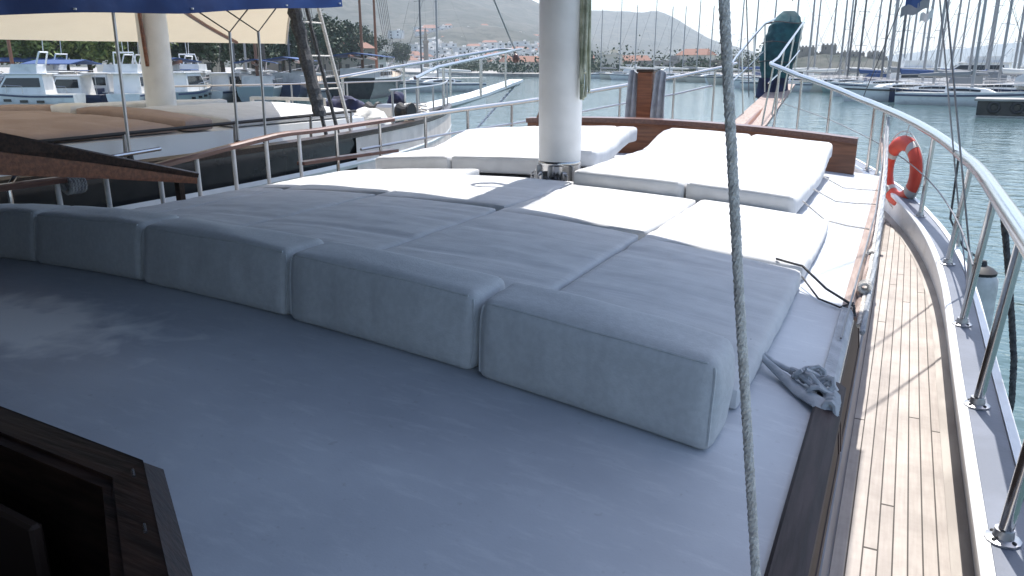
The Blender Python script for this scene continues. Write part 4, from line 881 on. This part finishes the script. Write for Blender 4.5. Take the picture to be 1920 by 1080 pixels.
ords = ['first', 'second', 'third', 'fourth', 'fifth', 'sixth', 'seventh', 'eighth', 'ninth', 'tenth', 'eleventh', 'twelfth', 'thirteenth', 'fourteenth', 'fifteenth', 'sixteenth', 'seventeenth', 'eighteenth', 'nineteenth', 'twentieth', 'twenty-first', 'twenty-second', 'twenty-third', 'twenty-fourth', 'twenty-fifth', 'twenty-sixth', 'twenty-seventh', 'twenty-eighth', 'twenty-ninth', 'thirtieth', 'thirty-first', 'thirty-second']
CN = {'gel': 'white', 'gelcream': 'cream', 'gelgrey': 'grey', 'gelblue': 'navy', 'gelgreen': 'pale green', 'gelblack': 'black', 'coverblue': 'blue', 'covergrey': 'grey', 'coverwhite': 'white'}
right = [(-15.2, 116.3), (-10.4, 107.1), (-9.6, 119.1), (-6.2, 104.2), (-5.0, 115.3), (-2.5, 97.1), (-1.4, 111.6), (.4, 90.9), (2.1, 78), (3.1, 99.9), (4.3, 83.2), (5.1, 74.5), (7, 94.2), (6.7, 70.5), (8.5, 88.3), (11, 103.8), (10.4, 78), (12.9, 93.7), (14.6, 86), (17.2, 106.9), (0.5, 122), (9, 121), (-12.6, 109), (-8, 112), (-3.8, 103), (1.2, 86), (6, 98), (9.3, 92), (4.2, 108), (12.2, 84), (14, 100), (2, 128)]
right.sort(key=lambda q: math.atan2(q[0] - 2.56, q[1] + 5.96))
rr_ = random.Random(5)
hulls = ['gel', 'gel', 'gelgrey', 'gel', 'gelblue', 'gel', 'gel', 'gelcream', 'gelgreen', 'gel', 'gelblack', 'gelgrey', 'gel', 'gel', 'gel', 'gelgrey', 'gelcream', 'gel', 'gelblue', 'gel', 'gel', 'gel'] * 2
for i, (x, y) in enumerate(right):
    L = rr_.uniform(9.5, 13); cov = rr_.choice(['covergrey', 'coverwhite', 'coverwhite', 'coverblue', 'covergrey', 'covergrey']); mh = L * rr_.uniform(1.1, 1.5); rz = R(rr_.choice([-75, 80, 60, -100, 115, 70]) + rr_.uniform(-12, 12))
    sailboat(L, hulls[i % 22], cov, rr_.choice(['gelblue', 'gelblack', 'gelgrey']), 'alloyd' if i in (8, 10, 7, 13) else 'alloy', mh, '%s yacht with %s sail cover, %s from the left in the right marina' % (CN[hulls[i]], CN[cov], ords[i]), (x, y, W), rz, 'sailing yachts in the right hand marina')
mid = sorted([(-71.6, 198.5), (-61.4, 184), (-55.5, 178.3), (-53.7, 187.8), (-44.5, 168.3), (-45.3, 183.3), (-37.7, 164.8), (-33.9, 160.2), (-29.2, 150.9), (-24.7, 142.8), (-21.1, 135.5)], key=lambda q: math.atan2(q[0] - 2.56, q[1] + 5.96))
for i, (x, y) in enumerate(mid):
    L = rr_.uniform(10, 13.5); cov = rr_.choice(['coverblue', 'covergrey', 'coverwhite'])
    sailboat(L, rr_.choice(['gel', 'gel', 'gelcream']), cov, 'gelblue', 'alloy', L * rr_.uniform(1.15, 1.5), 'distant yacht with %s sail cover, %s from the left along the far shore' % (CN[cov], ords[i]), (x, y, W), R(rr_.uniform(40, 130)), 'sailing yachts along the far middle shore')
for i, (x, y, L, rz, fl, lb) in enumerate(((9.5, 112, 17, 80, True, 'big white motor yacht with a flybridge among the right hand masts'), (-12.5, 113, 11, 70, False, 'low white motor boat below the castle headland'), (3.9, 90, 12, -75, True, 'white motor yacht between the masts of the right hand marina'), (14, 98, 13, 85, True, 'white motor yacht near the right edge of the picture'), (-78, 240, 12, 60, True, 'tiny white motor boat on the far shore left of the mast'))):
    motorboat(L, lb, (x, y, W), R(rz), 'motor boats across the harbour', fly=fl)
left = [(-60.5, 33.5, 8.5, 118, True, 'gel', None, 'white motor yacht nearest the left edge beyond the brown mattress'), (-65.5, 37.5, 8, 116, False, 'gel', 'coverwhite', 'white motor boat with white canopy, second from the left edge'), (-69.5, 41.5, 8.5, 116, True, 'gel', 'coverblue', 'white motor yacht with blue stern canopy at the quay'),
        (-63.5, 42, 8, 120, False, 'gel', None, 'low white motor boat in the middle of the quay row'), (-67.5, 47, 8.5, 118, True, 'gel', None, 'white flybridge yacht left of the white neighbour mast'), (-56.5, 40.5, 8.5, 40, True, 'gel', None, 'white motor yacht just right of the white neighbour mast'),
        (-59.5, 47, 9, 30, True, 'gelcream', 'coverblue', 'cream motor yacht with blue canopy right of the neighbour mast'), (-54.5, 44.5, 9, 24, False, 'gelgrey', None, 'low grey motor boat in front of the dark gulet'), (-63, 53.5, 9, 30, True, 'gel', 'coverblue', 'white motor yacht with blue canopy behind the pole'), (-58.5, 57, 9, 30, False, 'gel', 'covergrey', 'white motor boat with grey canopy left of the leaning shrouds'),
        (-73.5, 45, 8, 116, False, 'gel', 'covergrey', 'small white boat with grey canopy below the quay trees'), (-71, 50.5, 9, 118, True, 'gelcream', None, 'cream flybridge yacht below the bright green tree'), (-61.5, 38.2, 7, 115, False, 'gelblue', 'coverwhite', 'small navy boat with white canopy in the quay row'), (-66.5, 53.5, 8, 100, True, 'gel', 'coverwhite', 'white yacht with white canopy behind the neighbour mast'), (-60.5, 51, 8, 40, False, 'gelblack', 'covergrey', 'small black hulled boat with grey canopy right of the neighbour mast'), (-56.8, 51.5, 8, 28, False, 'gel', None, 'small open white boat beside the black gulet stern')]
for x, y, L, rz, fl, hm_, cp, lb in left: motorboat(L, lb, (x, y, W), R(rz + 9 * math.sin(x * 3)), 'motor boats along the left quay', hm_, fl, cp)
# dark gulet moored beyond the neighbour
def mini_gulet(L, label, loc, rz, hullm, masts=2):
    o = thing('gulet', label, 'sailing boat', loc, rz)
    hm, rings = hullmesh(L, L * .27, L * .085, 1.7, transom=.75, fine=.5); endcaps(hm, rings); h = hm.build('hull', M[hullm], o, local=True, smooth=True)
    band(rings, -.02, .14, .02).build('cap_rail', M['gel'], h, local=True); deckmesh(rings, -.3).build('deck', M['teakdeck'], o, local=True); zd = L * .085
    c = MB(); c.loft([[(-L * w, y, zd - .4), (-L * w * .93, y, zd + hh), (L * w * .93, y, zd + hh), (L * w, y, zd - .4)] for y, w, hh in ((-L * .3, .09, .9), (0, .095, .9), (L * .15, .07, .8))]); c = c.build('deckhouse', M['gel'], o, local=True)
    for s_ in (-1, 1):
        for k in range(6): MB().box((s_ * (L * .0915), -L * .26 + k * L * .055, zd + .35), (.06, L * .032, .4)).build('window', M['glass'], c, local=True)
    for k, (y, hgt) in enumerate(((L * .14, L * .95), (-L * .22, L * .75))[:masts]):
        MB().tube([(0, y, zd), (0, y, zd + hgt)], [.17, .09], 10).build('mast', M['brownwood'], o, local=True)
        MB().tube([(0, y - .3, zd + 1.9), (0, y - L * .28, zd + 2.1)], .14, 8).build('boom', M['brownwood'], o, local=True)
    MB().tube([(0, L * .5, zd + .9), (0, L * .72, zd + 2.2)], [.16, .08], 8).build('bowsprit', M['darkwood'], o, local=True)
    r = MB(); yb = L * .14
    for k in range(6): r.tube([(0, L * (.50 + .045 * k), zd + 1.0 + .26 * k), (.0, yb, zd + L * (.45 + .09 * k))], .028, 4)
    r.build('forestay', M['ropedark'], o, local=True)
    rl = MB()
    for s_ in (-1, 1):
        q_ = [(s_ * abs(p[7][0]), p[7][1], p[7][2] + .65) for p in rings]; rl.tube(q_, .025, 4)
        for q in q_: rl.tube([(q[0], q[1], q[2] - .65), q], .02, 4)
    rl.build('guard_rail', M['steel_dull'], o, local=True)
    aw_ = MB(); aw_.loft([[(-L * .12, y, zd + 2.1), (0, y, zd + 2.45), (L * .12, y, zd + 2.1), (L * .12, y, zd + 2.03), (0, y, zd + 2.38), (-L * .12, y, zd + 2.03)] for y in (-L * .42, -L * .05)]); aw_.build('awning', M['coverblue'], o, local=True)
    return o
mini_gulet(24, 'black hulled wooden gulet with long bowsprit and forestays beyond the neighbouring boat', (-52.5, 69, W), R(26), 'gelblack')
mini_gulet(19, 'dark blue hulled gulet moored behind the black one', (-57, 62, W), R(30), 'gelblue', 1)
mini_gulet(18, 'dark gulet with one mast rising at the left edge among the quay trees', (-79, 42, W), R(116), 'gelblack', 1)
mini_gulet(17, 'white hulled gulet with brown masts in front of the quay trees', (-62, 48.5, W), R(60), 'gel')
mini_gulet(16, 'grey hulled gulet right of the neighbouring white mast', (-55.5, 54.5, W), R(40), 'gelgrey')
mini_gulet(15, 'navy hulled gulet in the quay row left of the neighbouring mast', (-69, 40, W), R(100), 'gelblue', 1)
for i, (x, y, L, lb) in enumerate(((-66, 50, 10, 'white yacht with grey cover moored left of the neighbouring mast'), (-59, 55, 11, 'cream yacht with white cover behind the awning poles'), (-64, 62, 11, 'tall white yacht far behind the awning poles'), (-54, 58, 9, 'small white yacht left of the black gulet'), (-51, 82, 11, 'white yacht beyond the bow of the black gulet'), (-60, 92, 12, 'white yacht far beyond the neighbouring bowsprit'))):
    sailboat(L, 'gelcream' if i == 1 else 'gel', 'covergrey' if i == 0 else 'coverwhite', 'gelblue', 'alloyd' if i % 2 else 'alloy', L * 1.35, lb, (x, y, W), R(40 + 25 * i), 'yachts along the left quay')
# jetty at the right
jt = thing('jetty', 'floating jetty with pale top and dark tyres at the right edge', 'jetty', (7.3, 52, W))
MB().box((17, 53.5, W + .55), (20.5, 2.6, .9), R(-6), .03).build('float', M['gelblack'], jt); MB().box((17, 53.5, W + 1.08), (20.9, 3.0, .16), R(-6), .03).build('walkway', M['concrete'], jt)
for k in range(6):
    cx, cy_ = 7.6 + 1.25 * k, 53.05 - .13 * k
    MB().tube([(cx + .30 * math.cos(a * .52), cy_, W + .62 + .30 * math.sin(a * .52)) for a in range(12)], .10, 8, closed=True).build('tyre', M['black'], jt, smooth=True)
# ------------------------------------------------------------------ the boat moored alongside to port
def place(root, mb, name, m, par=None, **kw): return mb.build(name, m, par or root, **kw)
nb = thing('gulet', 'neighbouring wooden gulet with blue awning and white mast moored alongside to port', 'sailing boat', (-7.3, 2.0, W))
NX, NY = -7.3, 1.2
def hn(y): return hb(y - NY) * 1.0
def ncap(y): return interp([(-9, .02), (0, .04), (3, .06), (6, .07), (8, .08), (10.4, .14)], y)
yy = frange(-8, 9.8, .3) + [10.1, 10.4]
mb = MB(); mb.loft([[(NX + s_ * max(.03, hn(y) + e) * (1 if z > -1 else .9), y, (ncap(y) - .08 + z)) for s_, e, z in ((-1, 0, 0), (-1, .02, -.1), (-1, -.05, -1.1), (-1, -.2, -2.6), (1, -.2, -2.6), (1, -.05, -1.1), (1, .02, -.1), (1, 0, 0))] for y in yy], closed=False)
h = place(nb, mb, 'hull', M['gelblack'], smooth=True)
for s_ in (-1, 1):
    mb = MB(); mb.loft([[(NX + s_ * (hn(y) + e), y, ncap(y) + z) for e, z in ((-.12, -.08), (-.12, -.02), (-.02, .0), (.06, -.02), (.06, -.08))] for y in yy if y < 10.2], closed=True); place(nb, mb, 'cap_rail', M['darkwood'])
    mb = MB(); mb.loft([[(NX + s_ * (hn(y) + .025), y, ncap(y) - .42), (NX + s_ * (hn(y) + .045), y, ncap(y) - .47), (NX + s_ * (hn(y) + .025), y, ncap(y) - .52)] for y in yy if y < 10], closed=False); place(nb, mb, 'hull_stripe', M['gel'], h)
mb = MB(); mb.loft([[(NX + hn(y) + .035 + .05 * t * 0, y, ncap(y) - .10 - .62 * t) for t in (0, .3, .6, 1)] for y in yy if 3.0 < y < 9.7], closed=False); place(nb, mb, 'bow_plating', M['plating'], h)
mb = MB(); mb.loft([[(NX - hn(y) * .97, y, ncap(y) - .2), (NX, y, ncap(y) - .16), (NX + hn(y) * .97, y, ncap(y) - .2)] for y in yy], closed=False); place(nb, mb, 'deck', M['teakdeck'])
nroof = lambda x: .30 - .02 * (x - NX) ** 2
rx = frange(-2.35, 2.35, .235)
mb = MB(); mb.loft([[(NX + x, y, nroof(NX + x)) for x in rx] for y in frange(-7, 4.0, .5)], closed=False)
mb.loft([[(NX + 2.35, y, nroof(NX + 2.35)) for y in frange(-7, 4.0, .5)], [(NX + 2.42, y, -.12) for y in frange(-7, 4.0, .5)]], closed=False); mb.loft([[(NX - 2.35, y, nroof(NX + 2.35)) for y in frange(-7, 4.0, .5)], [(NX - 2.42, y, -.12) for y in frange(-7, 4.0, .5)]], closed=False)
mb.loft([[(NX + x, 4.0, nroof(NX + x)) for x in rx], [(NX + x, 4.04, -.12) for x in rx]], closed=False)
place(nb, mb, 'cabin_roof', M['gel'])
mp = MB(); mp.tube([(NX, 2.25, .28), (NX, 2.25, 4), (NX, 2.2, 13.5)], [.21, .205, .13], 24); m_ = place(nb, mp, 'mast', M['mast'], smooth=True)
MB().tube([(NX + .05, 2.05, .95), (NX + .08, 2.0, 1.6), (NX + .1, 2.0, 4)], .03, 6).build('halyard', M['brownwood'], m_)
# handrail along its roof edge
hrp = MB(); hrp.tube([(NX + 2.5, y, .27 + .01 * y) for y in frange(-3.4, 3.6, .4)], .022, 6)
hr_ = place(nb, hrp, 'hand_rail', M['black'])
for y in (-1.7, -.35, 1.2, 2.6, 3.5): MB().tube([(NX + 2.48, y, .0), (NX + 2.5, y, .27 + .01 * y)], .02, 6).build('post', M['steel_dull'], hr_)
# bowsprit with plank and pulpit
mb = MB(); mb.loft([[(NX - w, y, z - .07), (NX - w, y, z), (NX + w, y, z), (NX + w, y, z - .07)] for y, z, w in ((8.6, .02, .38), (10.5, .16, .34), (12, .30, .28), (14.2, .60, .2))], closed=True); place(nb, mb, 'bowsprit_plank', M['mast'])
place(nb, MB().tube([(NX, 9, -.12), (NX, 14.3, .50)], [.13, .08], 10), 'bowsprit', M['steel_dull'], smooth=True)
for s_ in (-1, 1):
    pr = place(nb, MB().tube([(NX + s_ * .95, 7.6, .72), (NX + s_ * .55, 9.1, .93), (NX + s_ * .42, 11.5, 1.17), (NX + s_ * .32, 13.8, 1.40), (NX + s_ * .1, 14.1, 1.40)], .036, 8), 'pulpit_rail', M['steel'], smooth=True)
    for y, z0, z1, w in ((7.7, -.05, .73, .95), (9.4, .06, .96, .53), (11.3, .22, 1.14, .43), (12.8, .4, 1.3, .36)): MB().tube([(NX + s_ * w, y, z0), (NX + s_ * w, y, z1)], .03, 7).build('post', M['steel'], pr)
    rl = MB(); rl.tube([(NX + s_ * (hn(y) - .04), y, ncap(y) + .52) for y in frange(4.5, 9.6, .3)], .018, 6); r_ = place(nb, rl, 'guard_rail', M['steel_dull'])
    for y in (4.6, 5.8, 7, 8.2, 9.3): MB().tube([(NX + s_ * (hn(y) - .04), y, ncap(y) - .1), (NX + s_ * (hn(y) - .04), y, ncap(y) + .52)], .018, 6).build('post', M['steel_dull'], r_)
place(nb, MB().tube([(NX, 14.1, 1.40), (NX - .02, 13.9, 1.6), (NX, 2.4, 13)], .024, 6), 'forestay', M['alloy'])
bk = MB(); bk.ball((NX + .02, 14.1, 1.16), .10, 10, 6, (1, 1, 1.3)); bk.tube([(NX, 14.1, 1.4), (NX, 14.1, 1.25)], .02, 5); place(nb, bk, 'block', M['redwood'], smooth=True)
chn = MB(); P = lin((NX + .05, 14.2, .52), (NX + .2, 11.1, -.75), 30)
for i in range(30): a, b = P[i], P[i + 1]; c = (a + b) / 2; d = (b - a).normalized(); u = (Vector((1, 0, 0)) if i % 2 else Vector((0, .6, 1))).normalized(); chn.tube([c + d * .085 * math.cos(k * 1.05) + u * .04 * math.sin(k * 1.05) for k in range(6)], .014, 4, closed=True)
place(nb, chn, 'bobstay_chain', M['steel_dull'])
# shrouds by the near rail: dark tarred bundle with ratlines
for i, (y, dx) in enumerate(((2.55, 0), (2.85, .02), (3.2, .03))):
    b0 = (NX + hn(y) - .05, y, ncap(y) - .1); top = (NX + .1, 2.3 + .03 * i, 12.5); pts = lin(b0, top, 24)
    sh = place(nb, MB().tube(pts, [.026] * 25, 6), 'shroud', M['ropedark' if i < 2 else 'rope'])
bw = MB(); rg = random.Random(3)
b0 = Vector((NX + hn(2.5) - .05, 2.5, ncap(2.5) - .05)); b1 = Vector((NX + .1, 2.3, 12.5)); d = (b1 - b0).normalized()
rings = []
for i in range(60):
    p = b0 + d * (.30 + i * .075); r = .058 + .018 * rg.random(); rings.append([p + Vector((r * math.cos(a) * (1 + .25 * rg.random()), r * 1.3 * math.sin(a) * (1 + .25 * rg.random()), 0)) for a in [2 * math.pi * k / 9 for k in range(9)]])
place(nb, bw.loft(rings), 'rope_wrapping', M['ropedark'])
rt = MB()
for i in range(9):
    f = .02 + .035 * i; q = [Vector((NX + hn(y) - .05, y, ncap(y) - .1)).lerp(Vector((NX + .1, 2.32, 12.5)), f) for y in (2.55, 2.85, 3.2)]
    if i > 0: MB().tube(q, .012, 5).build('ratline', M['rope'], sh)
# awning: valance on the near side, cream lining visible under it
na = thing('awning', 'navy awning with cream lining stretched over the neighbouring boat', 'awning', (-7.3, 1, 1.4))
def near(t): y = lerp(-6.5, 2.66, t); return y, lerp(1.16, 1.70, max(0, (t - .35) / .65)) if t > .35 else 1.16
def near_z(y): return interp([(-7, 1.05), (-1.8, 1.34), (-1.1, 1.395), (.2, 1.475), (2.66, 1.69)], y)
ys2 = frange(-6.5, 2.66, .22); rows = []
mb = MB(); mb.loft([[(-4.2 + .015 * math.sin(y * 5), y, near_z(y) + .02 * abs(math.sin(y * 1.35))) for y in ys2], [(-4.22, y, near_z(y) + .35) for y in ys2], [(-4.3, y, near_z(y) + .75) for y in ys2], [(-4.32, y, near_z(y) + .75) for y in ys2], [(-4.24, y, near_z(y) + .35) for y in ys2], [(-4.22 + .015 * math.sin(y * 5), y, near_z(y) + .02 * abs(math.sin(y * 1.35))) for y in ys2]], closed=False)
va = mb.build('valance', M['blueawn'], na, smooth=True)
for y in (-1.14, .18, 1.6, 2.6): MB().lathe([(.014, -.008), (.014, .008)], (-4.185, y, near_z(y) + .05), 8).build('eyelet', M['gel'], va)
def lining(u, v):
    y = lerp(-6.5, lerp(2.66, 6.9, u ** 1.15), v); x = lerp(-4.25, lerp(-10.4, -9.0, max(0, (v - .7) / .3)), u)
    z0 = near_z(min(2.66, y)) + .72; z1 = lerp(1.30, 1.40, v); z = lerp(z0, z1, u) + .25 * math.sin(math.pi * u) ** 1.0 - .05 * abs(math.sin(v * 9)) * math.sin(math.pi * u) + .02 * math.sin(v * 40) * u * (1 - u)
    return Vector((x, y, z))
rowsl = [[lining(u, v) for u in frange(0, 1, .05)] for v in frange(0, 1, .03)]
sheet(rowsl, .006).build('lining', M['cream'], na, smooth=True)
MB().tube([lining(.35, v) - Vector((0, 0, .02)) + Vector((lerp(1.7, -4.2, (v - .55) / .45), 0, lerp(.0, -.42, (v - .55) / .45))) * 0 for v in frange(.3, 1, .1)], .02, 6).build('seam_pole', M['brownwood'], na)
MB().tube([lining(u, lerp(.62, .93, u)) - Vector((0, 0, .03)) for u in frange(.02, .98, .08)], .035, 6).build('cross_strap', M['brownwood'], na, smooth=True)
MB().tube([rowsl[-1][i] - Vector((0, 0, .01)) for i in range(len(rowsl[-1]))], .02, 6).build('front_edge_rope', M['rope'], na, smooth=True)
for y, zt, lb_ in ((-.62, 1.42, 'left'), (.84, 1.32, 'middle'), (1.29, 1.34, 'right')):
    p = thing('awning_pole', 'thin grey awning pole at the neighbouring rail, %s one of the three' % lb_, 'pole', (-4.4, y, .0), group='awning poles of the neighbouring boat')
    MB().tube([(-4.4 + .02 * (zt - 1.3), y, ncap(y) - .02), (-4.4, y + .03, zt + (.2 if lb_ == 'left' else 0))], .017, 6).build('pole', M['steel_dull'], p)
    MB().lathe([(.035, ncap(y)), (.03, ncap(y) + .06), (.02, ncap(y) + .07)], (-4.4, y, 0), 8).build('socket', M['black'], p)
    if lb_ != 'left': MB().tube([(-4.6, y - .35, zt + .28), (-4.4, y + .03, zt), (-4.5, y + .5, zt + .32)], .009, 4).build('bridle', M['ropedark'], p)
# furniture on the neighbour's roof
nz = lambda x, y: 0
def nsoft(name, x0, x1, y0, y1, z0, h, m, label, seed, rise=None):
    mb = soft(x0, x1, y0, y1, z0, h, seed=seed, camber=False, step=.09, r=.045, wr=.012, rise=rise)
    for v in mb.v: v.z += nroof(v.x)
    return tag(mb.build(name, m, None, smooth=True), label, 'mattress', 'mattresses on the neighbouring boat')
nsoft('mattress', -9.6, -5.02, -4.2, .55, .005, .07, M['brownmat'], 'brown mattress on the neighbouring boat, shaded by its awning', 70)
nsoft('bolster', -9.5, -7.45, .65, 1.0, .005, .15, M['brownmat'], 'brown bolster lying behind the brown mattress, left of the white one', 71)
nsoft('bolster', -6.95, -4.98, .62, 1.05, .005, .15, M['brownmat'], 'brown bolster in front of the neighbouring white mast', 72)
nsoft('bolster', -7.42, -7.0, .6, 1.05, .005, .17, M['mast'], 'small white bolster between the two brown ones', 73)
nsoft('mattress', -6.9, -5.0, 1.35, 3.85, .005, .11, M['fabric'], 'white sunlit mattress right of the neighbouring mast', 74)
nsoft('mattress', -9.4, -7.6, 1.6, 3.85, .005, .12, M['fabric'], 'white sunlit mattress behind the neighbouring mast', 75)
vb = thing('bench', 'white slatted bench on the neighbouring foredeck', 'bench', (-7.9, 5.6, -.1))
MB().box((-7.9, 5.6, .36), (1.8, .05, .06)).build('top_rail', M['gel'], vb); MB().box((-7.9, 5.6, .12), (1.8, .05, .22)).build('back_panel', M['gel'], vb)
for x in (-8.8, -7.9, -7.0): MB().box((x, 5.6, .10), (.06, .06, .56)).build('post', M['gel'], vb)
def lump(c, r, sq, seed, n=18):
    mb = MB(); rings = []
    for i in range(n + 1):
        th = math.pi * (i + .03) / (n + .06); ring = []
        for k in range(24):
            a = 2 * math.pi * k / 24; d = Vector((math.sin(th) * math.cos(a), math.sin(th) * math.sin(a), -math.cos(th))); f = 1 + .28 * noise.noise(d * 2 + Vector((seed, 0, 0))) + .12 * noise.noise(d * 6 + Vector((seed, 3, 0))); ring.append(Vector(c) + Vector((d.x * sq[0], d.y * sq[1], max(d.z, -.5) * sq[2])) * r * f)
        rings.append(ring)
    return mb.loft(rings)
tag(lump((-6.5, 5.5, .12), .40, (1.1, .7, .75), 2).build('sail_bag', M['navy'], smooth=True), 'crumpled navy sail bag on the neighbouring foredeck', 'bag')
tag(lump((-5.35, 4.65, .0), .40, (1, .7, .7), 5).build('sail_bag', M['coverwhite'], smooth=True), 'crumpled white sail bag beside the navy one', 'bag')
wl2 = thing('windlass', 'dark anchor windlass with a rope pile on the neighbouring foredeck', 'windlass', (-5.45, 5.4, -.1))
MB().box((-5.45, 5.4, .12), (.42, .34, .40), 0, .05).build('gear_case', M['steel_dull'], wl2)
for s_ in (-1, 1): 
    o = MB(); o.loft([[(-5.45 + s_ * x, 5.4 + r * math.cos(k * .52), .2 + r * math.sin(k * .52)) for k in range(12)] for x, r in ((.20, .15), (.24, .16), (.30, .10), (.38, .10), (.44, .16), (.46, .15))]); o.build('drum', M['black'], wl2)
rpile = MB(); rg = random.Random(9)
for i in range(7):
    cx, cy_, r = -5.55 + .12 * rg.random(), 6.2 + .1 * rg.random(), .16 + .1 * rg.random(); rpile.tube([(cx + r * math.cos(k * .48), cy_ + r * math.sin(k * .48), -.04 + .05 * i + .02 * math.sin(k * 1.3 + i)) for k in range(13)], .02, 5, closed=True)
tag(rpile.build('rope_coil', M['rope'], smooth=True), 'coil of pale rope on the neighbouring foredeck', 'rope')
tag(lump((-6.75, 7.5, .16), .26, (.75, .7, 1.15), 12).build('bag', M['navy'], smooth=True), 'upright dark navy bag tied on the neighbouring bow', 'bag')
tag(lump((-6.45, 7.55, .02), .17, (1, .8, .8), 8).build('bundle', M['red'], smooth=True), 'small reddish bundle beside the upright navy bag', 'bundle')
# courtesy flags on a halyard above the starboard bow rail
fh = thing('flag_halyard', 'flag halyard rising from the starboard bow rail with three small flags', 'flag', (2.4, 6.2, .6))
MB().tube([(2.05, 5.2, .55), (2.36, 5.2, 1.7), (2.7, 5.2, 3.2)], .006, 5).build('line', M['ropedark'], fh)
def flagm(x0, y, z0, w, h, sl):
    f = lambda u, dz, e: (x0 + w * u, y + e + .03 * math.sin(u * 7 + dz * 4), z0 - dz - sl * u + .02 * math.sin(u * 9))
    us = frange(0, 1, .1); return MB().loft([[f(u, 0, 0) for u in us], [f(u, h / 2, 0) for u in us], [f(u, h, 0) for u in us], [f(u, h, .006) for u in us], [f(u, h / 2, .006) for u in us], [f(u, 0, .006) for u in us]], closed=False)
flagm(2.40, 5.2, 1.86, .26, .2, .02).build('navy_flag', M['coverblue'], fh, smooth=True)
flagm(2.36, 5.2, 1.64, .30, .12, -.10).build('grey_flag', M['covergrey'], fh, smooth=True)
flagm(2.58, 5.2, 1.56, .14, .1, -.04).build('pale_flag', M['coverwhite'], fh, smooth=True)

# ------------------------------------------------------------------ sea air: even thin haze round everything
def haze_mat():
    m = bpy.data.materials.new('haze air'); m.use_nodes = True; n = m.node_tree.nodes; n.remove(n['Principled BSDF'])
    v = n.new('ShaderNodeVolumePrincipled'); v.inputs['Color'].default_value = (.80, .87, .95, 1); v.inputs['Density'].default_value = .00019; v.inputs['Anisotropy'].default_value = .1
    m.node_tree.links.new(v.outputs[0], n['Material Output'].inputs['Volume']); return m
hz_ = MB().box((-400, 2450, 140), (9000, 8200, 290)).build('haze', haze_mat(), kind='stuff')
